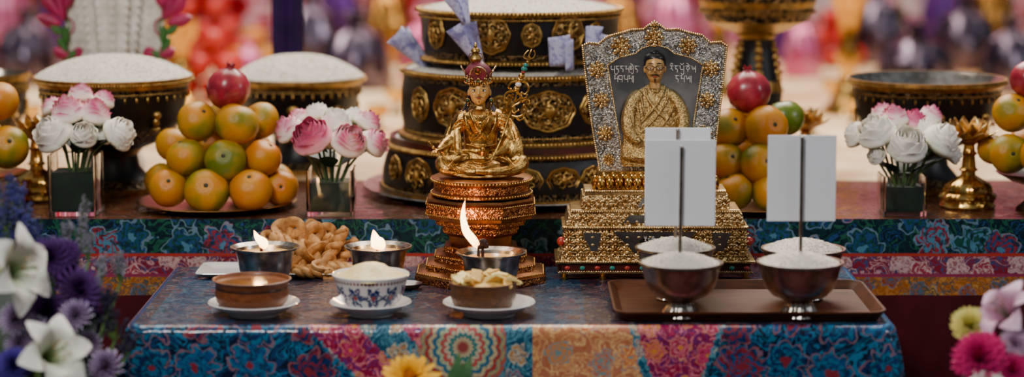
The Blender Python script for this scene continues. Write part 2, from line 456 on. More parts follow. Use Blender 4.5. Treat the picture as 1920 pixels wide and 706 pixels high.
def tf(u, v):
    y = YF+RQ+(YB-YF-RQ)*v**1.5; hw = (XR-XL)/2
    hx = hw-RQ if y > YF+RC else hw-RC+sqrt(max(0, (RC-RQ)**2-(YF+RC-y)**2))
    return Vector(((XL+XR)/2+hx*(2*u-1), y, 0))
b.grid(tf, 60, 26, mf=lambda u, v: 1 if (u > .0 and u < .12) or (u > .3 and u < .36) or (u > .52 and u < .60) or u > .9 else 0)
cloth = b.obj('tablecloth', mats, 60)
top(cloth, (0, YF, 0), 'multicoloured patchwork brocade tablecloth under glossy clear plastic', 'tablecloth')
b = B(); b.box((XL+.016, YF+.016, -.03), (XR-.016, YB-.006, -.004)); t1 = b.obj('table_top', darkw, flat=True)
legs = []
for x in (XL+.03, XR-.06):
    for y in (YF+.03, YB-.06):
        b = B(); b.box((x, y, ZF), (x+.03, y+.03, -.03), taper=-.004); legs.append(b.obj('leg', darkw, flat=True))
thing('low_table', (0, (YF+YB)/2, ZF), 'low dark wooden offering table beneath the brocade cloth', 'table', [t1]+legs)

# ---------------------------------------------------------------- rear altar
at_top = brocade('altar_top_amber', C('42200c'), [C('58300e'), C('4a270b'), C('6c3c16'), C('521f12')], 18, 6, 'xy', (C('643c14'), C('38190a')), coat=.8, cbump=.3)
band1 = brocade('brocade_teal_flowers', C('041a26'), [C('902838'), C('1e4878'), C('104a3c'), C('4c809c')], 15, 6, 'xz', (C('185a44'), C('082e34')), size=.42, coat=.3, rnd=.75)
band2 = brocade('brocade_red_clouds', C('781a2c'), [C('b09094'), C('1e4878'), C('9c384c'), C('c8aca8')], 24, 5, 'xz', (C('b89094'), C('183e6c')), size=.38, coat=.25, rnd=.8)
band3 = brocade('brocade_ochre_green', C('94521a'), [C('184c44'), C('b48a48'), C('802a1c'), C('205c7c')], 28, 5, 'xz', (C('184c50'), C('b47438')), size=.38, coat=.2, rnd=.8)
redcloth = mat('dark_red_cloth', C('34060c'), .75, 0, C('500c18'), 10, .3, 60, spec=.2)
magc = mat('magenta_trim', C('801440'), .7)
b = B()
zs = [ZA, ZA-.004]; d0 = 3.115
for v in (418, 474, 480, 512, 518, 552, 560): zs.append(at(960, v, d0).z)
zs.append(ZF)
ms = [1, 1, 1, 4, 2, 6, 3, 5, 5]
AX = 1.35
def strip(z0, z1, m, nx=240):
    nv = 1 if abs(z0-z1) < .1 else 10
    def fn(u, v):
        x = -AX+2*AX*u; z = z0+(z1-z0)*v; q = max(0, min(1, (ZA-z)/.1))
        y = YA0-.001-.002*q*(1+sin(x*41+2*sin(x*13)))-.004*max(0, min(1, (ZA-.12-z)/.3))*(1+sin(x*57))
        return Vector((x, y, z))
    b.grid(fn, nx, nv, mi=m)
for i in range(len(zs)-1): strip(zs[i], zs[i+1], ms[min(i, len(ms)-1)])
b.grid(lambda u, v: Vector((-AX+2*AX*u, YA0+(YA1-YA0)*v, ZA)), 10, 10, mi=0)
o = b.obj('altar_cloth', [at_top, band1, band2, band3, redb, redcloth, magc], 50)
top(o, (0, YA0, ZA), 'teal, red and ochre floral brocade altar cloth with dark red skirt', 'altar cloth')
b = B(); b.box((-AX+.01, YA0+.01, ZF), (AX-.01, YA1, ZA-.003)); o = b.obj('altar_bench', darkw, flat=True)
top(o, (0, (YA0+YA1)/2, ZF), 'long wooden altar bench covered with brocade', 'altar')
runner = mat('cream_satin', C('c8a070'), .5, 0, C('ecd4ac'), 7, .3, 30)
b = B(); b.grid(lambda u, v: Vector((-AX+2*AX*u, CAM.y+3.50+(.48)*v+.004*sin(u*60)*(1-v), ZA+.0004)), 120, 6)
o = b.obj('cream_runner', runner); top(o, (0, CAM.y+3.7, ZA), 'cream satin runner along the rear of the altar', 'cloth')

def mound(b, u, d, r, v0, vt, grains, gl=3.0, shape=1.6, mi=0, gmi=1, edge=0):
    c = at(u, 353, d); Rm = r*K(d); z0 = at(u, v0, d).z; h = at(u, vt, d).z-z0
    def hh(q): return z0+h*(1-q**shape)
    prof = [(Rm*q, hh(q)) for q in (1, .93, .85, .75, .62, .5, .36, .22, .1)]+[(0, hh(0))]
    b.mi = mi
    b.lathe(c.x, c.y, prof, 40, rf=lambda a, i: 1+.015*sin(5*a+i) if i > 0 else 1)
    k = K(d)
    for i in range(grains):
        q = sqrt(R.random())*.99; a = R.random()*2*pi
        p = (c.x+Rm*q*cos(a), c.y+Rm*q*sin(a), hh(q)+R.uniform(0, .9)*k)
        dr = Vector((R.uniform(-1, 1), R.uniform(-1, 1), R.uniform(-.35, .35)))
        b.grain(p, dr, gl*k*R.uniform(.8, 1.1), gl*.33*k, gmi)

# ---------------------------------------------------------------- wooden tray
dF = dist(606, 0); dBk = dist(543, 0)
tx0 = at(1142, 600, dF).x+.006; tx1 = at(1672, 600, dF).x-.004
ty0 = CAM.y+dF; ty1 = CAM.y+dBk
b = B()
def ring(i, z, r=.022): return rr(tx0+i, tx1-i, ty0+i, ty1-i, max(.004, r-i), z)
b.loft([ring(.010, .0005), ring(0, .012), ring(0, .0138), ring(.003, .0138), ring(.013, .0035), ring(.02, .003)])
tray = b.obj('wooden_tray', woodt, 40)
top(tray, ((tx0+tx1)/2, (ty0+ty1)/2, 0), 'brown rectangular wooden tray with rounded raised lip', 'tray')

TZ = .0036
def ricebowl(u, vr, w, d):
    rimz = at(u, vr, d).z; k = K(d, vr); Rr = w/2*k; H = rimz-TZ; c = at(u, vr, d)
    P = [(0, .03), (.24, .02), (.46, .0), (.485, .02), (.46, .06), (.36, .16), (.30, .25), (.31, .285), (.40, .32), (.62, .39), (.78, .52), (.87, .70), (.92, .87), (.95, .945), (1.0, .96), (1.0, 1.0), (.95, 1.0), (.93, .93), (.88, .8)]
    b = B(); b.lathe(c.x, c.y, [(r*Rr, TZ+z*H) for r, z in P], 96, rf=lambda a, i: (1+.03*cos(16*a)) if 2 < i < 7 else 1, mis=[1]*7+[0]*6+[1]*3+[0]*2)
    bowl = b.obj('offering_bowl', [pewter, steel], 50)
    b = B(); mound(b, u, d, w/2*.94, vr+3, vr-17, 650, 3.2, 1.8)
    rice = b.obj('rice', [ricem, grainm]); rice['kind'] = 'stuff'
    top(bowl, (c.x, c.y, TZ), 'footed aged silver offering bowl heaped with white rice', 'offering bowl', [rice], 'footed rice bowls on the tray')
def cardholder(u, d, c0, c1, v0, v1, vs0, vs1, us, tilt=0):
    p0 = at(us, vs1, d); p1 = at(us+tilt, vs0, d)
    b = B(); b.tube([p0, p1], .0021, 10); b.ell(p1, .0026, None, 8, 6)
    st = b.obj('stick', steel, 50)
    y = CAM.y+d+.0035
    a = at(c0, v0, d); z1 = a.z; z0 = at(c0, v1, d).z; x0 = a.x; x1 = at(c1, v0, d).x
    b = B(); b.box((x0, y, z0), (x1, y+.0014, z1)); cd = b.obj('card', cardm, flat=True, bevel=.0004)
    thing('card_holder', p0, 'blank white card on thin metal rod standing in rice', 'sign', [st, cd], 'card holders in the rice bowls')
dfr = dist(592, TZ)
zrim = at(1277, 490, dfr).z; dbr = dist(461, zrim)
ricebowl(1277, 490, 158, dfr); ricebowl(1500, 489, 163, dfr)
ricebowl(1266, 462, 151, dbr); ricebowl(1506, 464, 158, dbr)
cardholder(1277, dfr, 1211, 1343, 263, 424, 276, 476, 1275, 3)
cardholder(1268, dbr, 1210, 1333, 240, 398, 244, 452, 1266, 5)
cardholder(1500, dfr, 1441, 1570, 254, 415, 258, 476, 1501, 3)

# ---------------------------------------------------------------- cups on saucers
def saucer(u, d, w):
    c = at(u, 575, d); Rr = w/2*K(d, 575)
    P = [(0, .004), (.5, .003), (.52, .0), (.56, .0), (.58, .004), (.8, .008), (.98, .0145), (1, .0155), (.985, .0165), (.8, .0105), (.55, .006), (0, .0055)]
    b = B(); b.lathe(c.x, c.y, [(r*Rr, z+.0006) for r, z in P], 56)
    o = b.obj('saucer', whitep, 60); top(o, (c.x, c.y, 0.0006), 'small white porcelain saucer on the brocade table', 'saucer', (), 'white saucers')
ds = dist(583, .004)
SZ = .0062
def cup(u, d, w, vr, wall):
    c = at(u, 520, d); Rr = w/2*K(d, vr); H = at(u, vr, d).z-SZ
    P = [(0, .04), (.42, .03), (.45, 0), (.52, 0), (.54, .1)]
    for r, z in wall: P.append((r, z))
    P += [(.98, 1.0), (.96, .98), (.93, .9), (.86, .5), (.6, .2), (0, .17)]
    b = B(); b.lathe(c.x, c.y, [(r*Rr, SZ+z*H) for r, z in P], 56)
    return b, c, Rr, H
saucer(476, ds, 172)
b, c, Rr, H = cup(472, ds, 148, 521, [(.80, .16), (.9, .3), (.94, .55), (.90, .75), (.93, .9), (1.0, .99)])
cupo = b.obj('tea_cup', woodc, 50)
b = B(); b.lathe(c.x, c.y, [(.93*Rr, SZ+.9*H), (0, SZ+.9*H)], 48); te = b.obj('tea', tea)
b = B(); b.lathe(c.x, c.y, [(.915*Rr, SZ+.70*H), (.925*Rr, SZ+.73*H), (.915*Rr, SZ+.76*H)], 48); hb = b.obj('rim_band', darkw)
top(cupo, (c.x, c.y, SZ), 'brown lacquered wooden cup full of milk tea on a white saucer', 'cup', [te, hb])
saucer(695, ds, 154)
pm = NT('porcelain_blue_lotus'); co = pm.co(); sx = pm.n('ShaderNodeSeparateXYZ'); pm.put(sx.inputs[0], co)
an = pm.math('ARCTAN2', sx.outputs[1], sx.outputs[0]); z = sx.outputs[2]
cell = pm.math('SUBTRACT', pm.math('FRACT', pm.math('MULTIPLY', an, 11/(2*pi))), .5)
zz = pm.math('DIVIDE', pm.math('SUBTRACT', z, .0205), .027)
rr_ = pm.math('SQRT', pm.math('ADD', pm.math('MULTIPLY', cell, cell), pm.math('MULTIPLY', zz, zz)))
a2 = pm.math('ARCTAN2', zz, cell)
fl = pm.math('LESS_THAN', rr_, pm.math('MULTIPLY_ADD', pm.math('COSINE', pm.math('MULTIPLY', a2, 6.)), .10, .44))
core = pm.math('LESS_THAN', rr_, .12)
nzz = pm.math('GREATER_THAN', pm.noise(co, 330, 2), .42)
col = pm.mix(pm.math('MULTIPLY', fl, nzz), C('e4e2e0'), C('14306a')); col = pm.mix(core, col, C('98282f'))
rb = pm.math('MULTIPLY', pm.math('GREATER_THAN', z, .0365), pm.math('LESS_THAN', z, .0400)); col = pm.mix(pm.math('MULTIPLY', rb, pm.math('GREATER_THAN', pm.math('SINE', pm.math('MULTIPLY', an, 60.)), -.2)), col, C('7a4430'))
pm.set(Base_Color=col, Roughness=.15, Coat_Weight=.5)
b, c, Rr, H = cup(695, ds, 146, 511, [(.62, .13), (.78, .3), (.87, .55), (.93, .8), (1.0, .98)])
o = b.obj('porcelain_bowl', pm.m, 60)
def chunks(n, spread, base_h, mm, sc=1.0):
    b = B()
    for i in range(n):
        a = R.random()*6.28; q = sqrt(R.random())*spread*Rr; b.mi = i % mm
        rot = Euler((R.uniform(-.6, .6), R.uniform(-.6, .6), R.random()*3)).to_matrix(); o_ = Vector((c.x+q*cos(a), c.y+q*sin(a), SZ+base_h*H+R.uniform(0, .010)*(1.2-q/Rr)))
        L_, W_, T_ = R.uniform(.007, .013)*sc, R.uniform(.005, .009)*sc, R.uniform(.0014, .0028)
        vs = [rot @ Vector((sx_*L_*R.uniform(.75, 1.1), sy_*W_*R.uniform(.75, 1.1), sz_*T_*R.uniform(.7, 1.2)))+o_ for sx_ in (-1, 1) for sy_ in (-1, 1) for sz_ in (-1, 1)]
        b.add(vs, [(0, 1, 3, 2), (4, 6, 7, 5), (0, 4, 5, 1), (2, 3, 7, 6), (0, 2, 6, 4), (1, 5, 7, 3)])
    return b
b = B(); b.lathe(c.x, c.y, [(.93*Rr, SZ+.90*H), (.8*Rr, SZ+.97*H), (.62*Rr, SZ+1.06*H), (.42*Rr, SZ+1.2*H), (.2*Rr, SZ+1.27*H), (0, SZ+1.29*H)], 36, rf=lambda a, i: 1+.06*sin(3*a+i*1.3)+.04*sin(7*a+i)); bc = b.obj('butter_mound', creamw); bc['kind'] = 'stuff'
top(o, (c.x, c.y, SZ), 'white porcelain bowl with blue lotus motifs heaped with butter', 'bowl', [bc])
saucer(917, ds, 174)
b, c, Rr, H = cup(906, ds, 128, 526, [(.82, .1), (.9, .25), (.97, .5), (.95, .75), (1.0, .98)])
o = b.obj('wooden_bowl', woodmat('bowl_wood', C('3a200e'), C('704420'), 40, .5, .1), 50)
b = chunks(34, .85, 1.0, 2); b.mi = 1; b.lathe(c.x, c.y, [(.93*Rr, SZ+.9*H), (.5*Rr, SZ+1.02*H), (0, SZ+1.06*H)], 30); bc = b.obj('snack_pieces', [creaml, creamm], 30, bevel=.0008); bc['kind'] = 'stuff'
top(o, (c.x, c.y, SZ), 'wooden bowl heaped with pale yellow crisps on a white saucer', 'bowl', [bc])
c = at(765, 545, dist(541, 0)); b = B(); b.lathe(c.x, c.y, [(0, .001), (.012, .0005), (.018, .005), (.0185, .008), (.0165, .0075), (.011, .003), (0, .0025)], 30)
o = b.obj('small_dish', darkw, 60); top(o, (c.x, c.y, 0.0005), 'tiny dark wooden dish on the brocade table', 'dish')

# ---------------------------------------------------------------- butter lamps
zl = at(920, 470, 2.862).z; dl = dist(461, zl)
def lamp(u, d, w, vr, fpts, fr, wick_big=False, lab=''):
    c = at(u, vr, d); Rr = w/2*K(d, vr); H = c.z-.0006
    P = [(0, .04), (.44, .03), (.48, 0), (.5, .03), (.42, .08), (.2, .14), (.13, .2), (.2, .24), (.14, .27), (.5, .3), (.66, .36), (.74, .5), (.8, .75), (.86, .93), (.98, .955), (1.0, 1.0), (.96, 1.0), (.83, .93), (.78, .8)]
    b = B(); b.lathe(c.x, c.y, [(r*Rr, .0006+z*H) for r, z in P], 48); cupo = b.obj('lamp_cup', steel, 35)
    b = B(); b.lathe(c.x, c.y, [(.8*Rr, .0006+.86*H), (.4*Rr, .0006+.865*H), (0, .0006+.865*H)], 40); bu = b.obj('butter', butter)
    k = K(d)
    pts = [at(*p, d) for p in fpts]
    b = B(); n = len(pts)
    w0 = at(fpts[0][0], vr+2, d); wb = Vector((w0.x, w0.y, .0006+.8*H))
    b.tube([wb, w0, pts[0]+Vector((0, 0, .002))], [.0022, .0018, .001], 8)
    if wick_big:
        q = at(905, 462, d)
        for i in range(16):
            a = i*2.4; b.ell(q+Vector((cos(a)*.004, sin(a)*.004, (i % 4)*.0022)), (.004, .003, .0028), Euler((a, a, 0)).to_matrix(), 8, 5)
        b.tube([Vector((q.x, q.y, .0006+.8*H)), q], .002, 8)
    wi = b.obj('wick', wickm)
    fp = crs(pts, 6); N = len(fp)-1
    rr2 = [max(.0002, fr*k*sin(pi*min(1, (i/N+.02))**.6)**.8) for i in range(N+1)]
    b = B(); b.tube(fp, rr2, 14, t=[i/N for i in range(N+1)]); fl = b.obj('flame', flamem)
    thing('butter_lamp', (c.x, c.y, .0006), lab, 'butter lamp', [cupo, bu, (wi, [fl])], 'butter lamps')
lamp(497, dl, 131, 461, [(490, 464), (494, 455), (483, 445), (476, 431)], 9, False, 'worn silver stemmed butter lamp with small low flame')
lamp(709, dl, 127, 460, [(708, 467), (709, 457), (704, 447), (700, 430)], 14, False, 'worn silver stemmed butter lamp with bright rounded flame')
lamp(921, 2.862, 132, 471, [(897, 463), (886, 448), (873, 430), (868, 400), (872, 375)], 8, True, 'silver stemmed butter lamp with tall leaning flame and charred wick')
for p, e in (((709, 445), .5), ((483, 448), .3), ((878, 425), .5)):
    l = bpy.data.lights.new('flame_glow', 'POINT'); l.energy = e*.45; l.color = (1, .5, .18); l.shadow_soft_size = .006
    lo = bpy.data.objects.new('flame_glow', l); bpy.context.scene.collection.objects.link(lo); lo.location = at(p[0], p[1]-12, dl-.004)

# ---------------------------------------------------------------- white platter with fried twists
dp0, dp1 = dist(524, 0), 3.08
xa, xb = at(372, 510, 3.03).x, at(742, 510, 3.03).x
y0, y1 = CAM.y+dp0, CAM.y+dp1
b = B()
def rg(i, z): return rr(xa+i, xb-i, y0+i, y1-i, max(.002, .012-i), z)
b.loft([rg(.012, .0006), rg(.0, .007), rg(.0005, .008), rg(.002, .008), rg(.014, .003), rg(.02, .0028)])
o = b.obj('platter', whitep, 50); top(o, ((xa+xb)/2, (y0+y1)/2, 0.0006), 'white rectangular platter holding fried dough twists', 'platter')
def twist(p, L, ang, tilt, r=.0045, loops=1.5):
    b = B()
    for ph in (0, 2*pi/3, 4*pi/3):
        pts = []
        for i in range(41):
            s = i/40; a = s*2*pi*loops+ph; env = sin(pi*s)**.35 if 0 < s < 1 else .15
            pts.append(Vector(((s-.5)*L, cos(a)*r*1.6*env, sin(a)*r*.7*env)))
        M = Matrix.Rotation(ang, 3, 'Z') @ Matrix.Rotation(tilt, 3, 'Y')
        b.tube([M @ q+p for q in pts], [r*.78*(.6+.4*sin(pi*i/40)**.4 if 0 < i < 40 else .5) for i in range(41)], 8)
    o = b.obj('fried_twist', dough); top(o, p, 'golden-brown fried dough twist piled on white platter', 'pastry', (), 'fried dough twists')
def knot(p, s, rot):
    b = B(); pts = []
    for i in range(60):
        t = 2*pi*i/60; pts.append(p+rot @ Vector((s*(sin(t)+1.6*sin(2*t))*.42, s*(cos(t)-1.6*cos(2*t))*.36, -s*sin(3*t)*.2)))
    b.tube(pts, s*.24, 8, closed=True, flat=1.5); o = b.obj('fried_knot', dough); top(o, p, 'golden fried dough knot piled on white platter', 'pastry', (), 'fried dough twists')
for (u, v, s, dd) in ((540, 436, .023, 3.05), (576, 452, .023, 3.04), (518, 452, .018, 3.06), (583, 478, .022, 3.02), (556, 495, .018, 3.01), (612, 500, .017, 3.0), (598, 436, .018, 3.06)):
    knot(at(u, v, dd), s, Euler((R.uniform(.9, 1.6), R.uniform(-.5, .5), R.uniform(-1, 1))).to_matrix())
for (u, v, L, a, t, dd) in ((627, 460, .055, .2, -1.0, 3.03), (607, 475, .055, -.3, -1.2, 3.05), (642, 478, .055, .3, -.8, 3.04), (640, 503, .055, .1, .2, 3.01), (590, 508, .055, .1, .0, 3.0), (545, 460, .06, -.2, .5, 3.02), (530, 500, .05, 0, .2, 3.03), (618, 488, .055, .6, .4, 3.05), (552, 478, .055, .4, -.3, 3.05)):
    twist(at(u, v, dd), L, a, t, .0068)

# ---------------------------------------------------------------- statue stand
dS = 3.0
b = B()
prof_s = [(0, 366), (104, 366), (108, 370), (104, 374), (109, 378), (110, 394), (104, 398), (102, 404), (90, 408), (88, 416), (76, 420), (74, 431), (63, 438), (61, 452), (72, 456), (75, 466), (91, 471), (93, 483), (108, 488), (110, 498), (126, 503), (131, 508), (131, 520.5), (0, 520.5)]
mis = [0, 0, 0, 0, 1, 0, 0, 0, 1, 0, 1, 0, 0, 0, 1, 0, 1, 0, 1, 0, 0, 1, 0]
b.L(901, dS, prof_s[::-1], 8, mis=mis[::-1], rot=pi/8)
st = b.obj('stand_body', [copper, copper_e], 20)
b = B(); c = at(901, 353, dS)
def octbeads(r, v, rb, n):
    z = at(901, v, dS).z; k = K(dS, v)
    for j in range(8):
        a = pi/8+j*pi/4; a2 = a+pi/4
        p = Vector((c.x+r*k*cos(a), c.y+r*k*sin(a), z)); q = Vector((c.x+r*k*cos(a2), c.y+r*k*sin(a2), z))
        b.line_beads(p, q, rb*k, n)
octbeads(109, 376, 1.8, 18); octbeads(110, 395, 1.8, 18); octbeads(89, 411, 1.6, 14); octbeads(75, 425, 1.6, 12); octbeads(92, 474, 1.8, 14); octbeads(109, 490, 1.8, 16); octbeads(127, 504, 2.0, 18)
bd = b.obj('bead_trim', gold)
thing('statue_stand', (c.x, c.y, 0.0), 'stepped octagonal copper-gold pedestal with beaded edges and narrow waist', 'pedestal', [st, bd])

# ---------------------------------------------------------------- guru statue
SW = 1.0
def S(u, v, dy=0): return at(901+(u-901)*SW, v, dS+dy*K(dS))
k = K(dS, 250); UC = 903
b = B(); b.L(UC, dS, [(0, 365), (90, 365), (94, 362), (94, 357), (90, 354), (90, 341), (95, 337), (95, 331), (88, 328), (0, 326)], 64, mis=[0, 0, 0, 0, 1, 0, 0, 0, 0])
cc = at(UC, 353, dS)
b.mi = 2; b.beads(cc.x, cc.y, at(UC, 359, dS).z, 95*k, 2.3*k, 90); b.beads(cc.x, cc.y, at(UC, 334, dS).z, 95*k, 2.3*k, 90)
seat = b.obj('lotus_seat', [copper, copper_e, gold])
SW = 1.08
b = B()
def T(pts, rads, seg=12, flat=1.0):
    n = 5; P = crs([S(*p) for p in pts], n); rs = crs([(r, 0, 0) for r in rads], n)
    b.tube(P, [max(.3, r.x)*k for r in rs], seg, flat=flat)
q0 = S(901, 250, 0)
b.lathe(q0.x, q0.y, [(0, at(901, 318, dS).z)]+[(rx*k*1.1, at(901, v, dS).z) for v, rx in ((316, 44), (304, 42), (290, 34), (276, 29), (262, 28), (248, 29), (234, 32), (222, 35), (214, 34), (209, 26), (204, 14), (198, 9.5), (186, 9))]+[(0, at(901, 185, dS).z)], 32, ys=.66)
b.ell(S(902, 311, -16), (66*k, 42*k, 15*k), None, 24, 12)
T([(890, 302, 0), (862, 298, -14), (837, 304, -24), (842, 317, -40), (880, 323, -52), (916, 320, -54)], [17, 19, 16, 12, 10, 7])
T([(914, 302, 0), (944, 298, -14), (970, 304, -24), (964, 316, -40), (926, 322, -58), (892, 321, -60)], [17, 19, 16, 12, 9, 6])
T([(878, 215, 0), (868, 221, -1), (860, 240, -2), (853, 260, -8)], [13, 13, 13, 13])
T([(853, 260, -8), (839, 272, -24), (828, 280, -42)], [13, 10, 4.5])
T([(924, 215, 0), (935, 221, -1), (944, 240, -2), (951, 260, -10)], [13, 13, 13, 13])
T([(951, 260, -10), (940, 280, -32), (922, 290, -46)], [13, 10, 4.5])
for sg, cx in ((-1, 851), (1, 953)):
    for j, off in enumerate((-9, -3, 3, 9, 14)):
        T([(cx-sg*7+off*.3, 224, 4-j), (cx+off*.7, 252, -5-j*2), (cx+off*1.0+sg*2, 282, -11-j*3), (cx+off*1.4, 305, -17-j*2)], [5, 8, 7.5, 4.5], 8)
T([(842, 266, -16), (838, 281, -24), (842, 296, -28)], [12, 10, 5]); T([(955, 268, -18), (957, 284, -26), (950, 297, -30)], [12, 10, 5])
folds = [([(882, 206, -14), (888, 226, -25), (898, 246, -22), (914, 262, -21)], 2.6), ([(920, 206, -14), (914, 226, -25), (904, 244, -23), (890, 262, -21)], 2.6),
 ([(873, 212, -13), (878, 236, -21), (890, 262, -20)], 2.0), ([(929, 212, -13), (925, 236, -21), (913, 260, -20)], 2.0), ([(876, 270, -17), (901, 275, -23), (928, 270, -17)], 3.0), ([(872, 279, -19), (901, 285, -26), (931, 279, -19)], 2.2)]
for i in range(7):
    o = i*7; folds.append(([(880-o*.7, 290+i*2.4, -32-o*.3), (856-o*.25, 297+i*2.8, -40-o*.5), (852+o*.55, 316+i*1.1, -54-i)], 2.0)); folds.append(([(924+o*.7, 290+i*2.4, -32-o*.3), (950+o*.25, 297+i*2.8, -40-o*.5), (953-o*.55, 315+i*1.1, -54-i)], 2.0))
for sg in (-1, 1):
    for j in range(5): folds.append(([(901+sg*(30+j*1), 222+j*8, -13), (901+sg*(42+j*1.2), 228+j*9, -15), (901+sg*(51+j*1), 242+j*9, -12)], 1.8))
folds += [([(846, 326, -46), (872, 331, -62), (903, 332, -66), (934, 331, -62), (960, 326, -46)], 2.4), ([(880, 300, -44), (900, 307, -54), (922, 300, -46)], 1.9), ([(872, 306, -50), (900, 314, -60), (932, 306, -52)], 1.9)]
for p, r in folds: T(p, [r*.6]+[r]*(len(p)-2)+[r*.6], 6)
def hand(base, pdir, side, up):
    base = S(*base); f = Vector(pdir).normalized(); sd = Vector(side).normalized(); n = f.cross(sd).normalized()
    Mr = Matrix((f, sd, n)).transposed(); b.ell(base+f*4*k, (6.5*k, 4.5*k, 2.6*k), Mr)
    for i, ln in enumerate((10, 12, 11, 8)):
        o = base+f*8*k+sd*(i-1.5)*2.5*k; b.tube([o, o+f*ln*.4*k, o+f*ln*.75*k+n*up*3*k, o+f*ln*.8*k+n*up*6*k], [1.7*k, 1.6*k, 1.4*k, 1.1*k], 6)
    o = base+f*2*k-sd*4.2*k; b.tube([o, o+f*5*k-sd*3*k, o+f*9*k-sd*3*k+n*up*4*k], [2*k, 1.8*k, 1.2*k], 6)
hand((829, 281, -45), (-1, -.5, -.1), (0, 1, .1), 1)
hand((921, 292, -52), (-1, -.2, 0), (0, .6, .8), -1)
body = b.remesh('body', robe_m, .00065, 3)
SW = 1.0
HS = 1.06
b = B(); hx, hv = 899, 172
def hr(*a): return tuple(x*k*HS for x in a)
b.ell(S(hx, hv-4), hr(19, 20, 23), None, 24, 16)
b.ell(S(hx-1, hv+9, -5), hr(14.5, 14, 14), None, 16, 10)
b.ell(S(hx-1, hv+19, -10), hr(6, 6, 5), None, 16, 10)
b.tube([S(hx-1, hv-6, -20), S(hx-2, hv+1, -23), S(hx-2, hv+5, -23.5)], [1.4*k, 2*k, 2.6*k], 8)
for sg in (-1, 1):
    b.ell(S(hx-1+sg*8, hv+6, -14), hr(5.5, 5, 6)); b.ell(S(hx+sg*20.5, hv+2, 2), (2*k, 4*k, 7*k)); b.ell(S(hx+sg*21, hv+10, 2), (1.6*k, 2.4*k, 4*k))
b.tube([S(hx, hv+10, 4), S(hx, hv+34, 2)], [9*k, 10*k], 14)
head = b.remesh('head', facem, .0006, 3)
b = B(); YO = -1.1
for sg in (-1, 1):
    ex = hx-1+sg*8.4
    b.ell(S(ex, hv-2, -17.3+YO), (4.8*k, 1.8*k, 1.9*k), Euler((0, sg*.12, 0)).to_matrix(), 12, 8, 0)
    b.ell(S(ex, hv-2, -18.4+YO), (1.9*k, 1.2*k, 1.7*k), None, 8, 6, 1)
    b.tube([S(ex-5, hv-2.2+sg*.8, -17.2+YO), S(ex, hv-4.4, -19+YO), S(ex+5, hv-2.2-sg*.8, -17.2+YO)], .6*k, 5, mi=1)
    b.tube([S(ex-6, hv-8.2+sg*1.2, -16+YO), S(ex, hv-10, -18.6+YO), S(ex+6, hv-8.2-sg*1.2, -16+YO)], [.4*k, .9*k, .4*k], 5, mi=1)
    b.tube([S(hx-1.5, hv+9, -20+YO), S(hx-1+sg*4, hv+9.2, -19.4+YO), S(hx-1+sg*8, hv+11, -17+YO)], [.5*k, .5*k, .2*k], 5, mi=1)
b.ell(S(hx-1.5, hv+12.3, -18.8+YO), (4.0*k, 1.8*k, 1.5*k), None, 12, 6, 2)
b.tube([S(hx-1, hv+17, -16.5+YO), S(hx-1, hv+21, -16+YO)], [.9*k, .4*k], 5, mi=1)
ff = b.obj('painted_features', [whitept, blackp, redp])
b = B(); b.ell(S(hx, hv+2, 9), (21*k, 15*k, 25*k), None, 20, 12)
for sg in (-1, 1):
    for j in range(3): b.tube(crs([S(hx+sg*(18+j), hv+4, 8-j*3), S(hx+sg*(20+j*2), hv+22, 6-j*3), S(hx+sg*(25+j*3), hv+36, 0-j*3), S(hx+sg*(28+j*3), hv+44, -2-j*3)], 4), 2.2*k, 6)
hair = b.obj('hair', mat('dark_hair_paint', C('231a2c'), .5))
ears = []
for sg in (-1, 1):
    b = B(); q = S(hx+sg*22, hv+16, -5); b.tube([q+Vector((3.6*k*cos(a), 0, 3.6*k*sin(a))) for a in [i*pi/8 for i in range(16)]], 1.1*k, 6, closed=True)
    b.ell(q+Vector((0, 0, -7*k)), (1.6*k, 1.6*k, 3.4*k)); b.ell(q, 1.6*k, mi=1)
    ears.append(b.obj('earring', [gold_b, greenb]))
b = B(); b.L(897, dS, [(20, 159), (24, 156), (25, 150), (23, 146), (25, 140), (25, 132), (21, 125), (14, 119), (9, 115), (0, 114)], 36, mis=[1, 1, 1, 0, 0, 0, 0, 0, 0])
cH = at(897, 150, dS)
for i in range(4):
    a = -pi/2+i*pi/2
    def fn(x, t):
        s = (x-.5)*2; an = a+s*.74*(1-.45*t*t); r = (23.5+3*t+6*t**3)*k; z = cH.z-2*k+(29*t-6*s*s*t)*k
        return Vector((cH.x+r*cos(an), cH.y+r*sin(an), z))
    b.grid(fn, 10, 8, mi=0)
    b.tube([fn(x/10, 1) for x in range(11)], 1.2*k, 5, mi=1); b.tube([fn(0, x/6) for x in range(7)], 1*k, 5, mi=1); b.tube([fn(1, x/6) for x in range(7)], 1*k, 5, mi=1)
hat = b.obj('lotus_hat', [hatred, gold_e])
b = B()
for i in range(7):
    a = -pi+i*pi/6; q = Vector((cH.x+25*k*cos(a), cH.y+25*k*sin(a), cH.z-2*k))
    b.ell(q+Vector((0, 0, 3*k)), (3.4*k, 2*k, 6.5*k), None, 8, 6, 0); b.ell(q+Vector((0, -1.6*k, 1.5*k)), 1.5*k, None, 8, 6, 1+(i % 2))
b.beads(cH.x, cH.y, cH.z-5*k, 24.5*k, 1.2*k, 36, 0)
b.ell(S(896, 133, -29), (6*k, 1.6*k, 7*k), None, 10, 6, 0); b.ell(S(896, 131, -31), (2.4*k, 1.4*k, 3*k), None, 8, 6, 1)
cr = b.obj('crown', [gold_b, redb, greenb])
b = B(); b.L(892, dS, [(0, 117), (8, 116), (12, 110), (9, 104), (5, 100), (9, 96), (8, 92), (3, 89), (3.5, 86), (0, 78)], 20)
for sg in (-1, 1): b.tube(crs([S(892, 100, 0), S(892+sg*11, 101, 0), S(892+sg*12, 111, 0)], 4), 1.1*k, 6)
fin = b.obj('hat_finial', gold_dk)
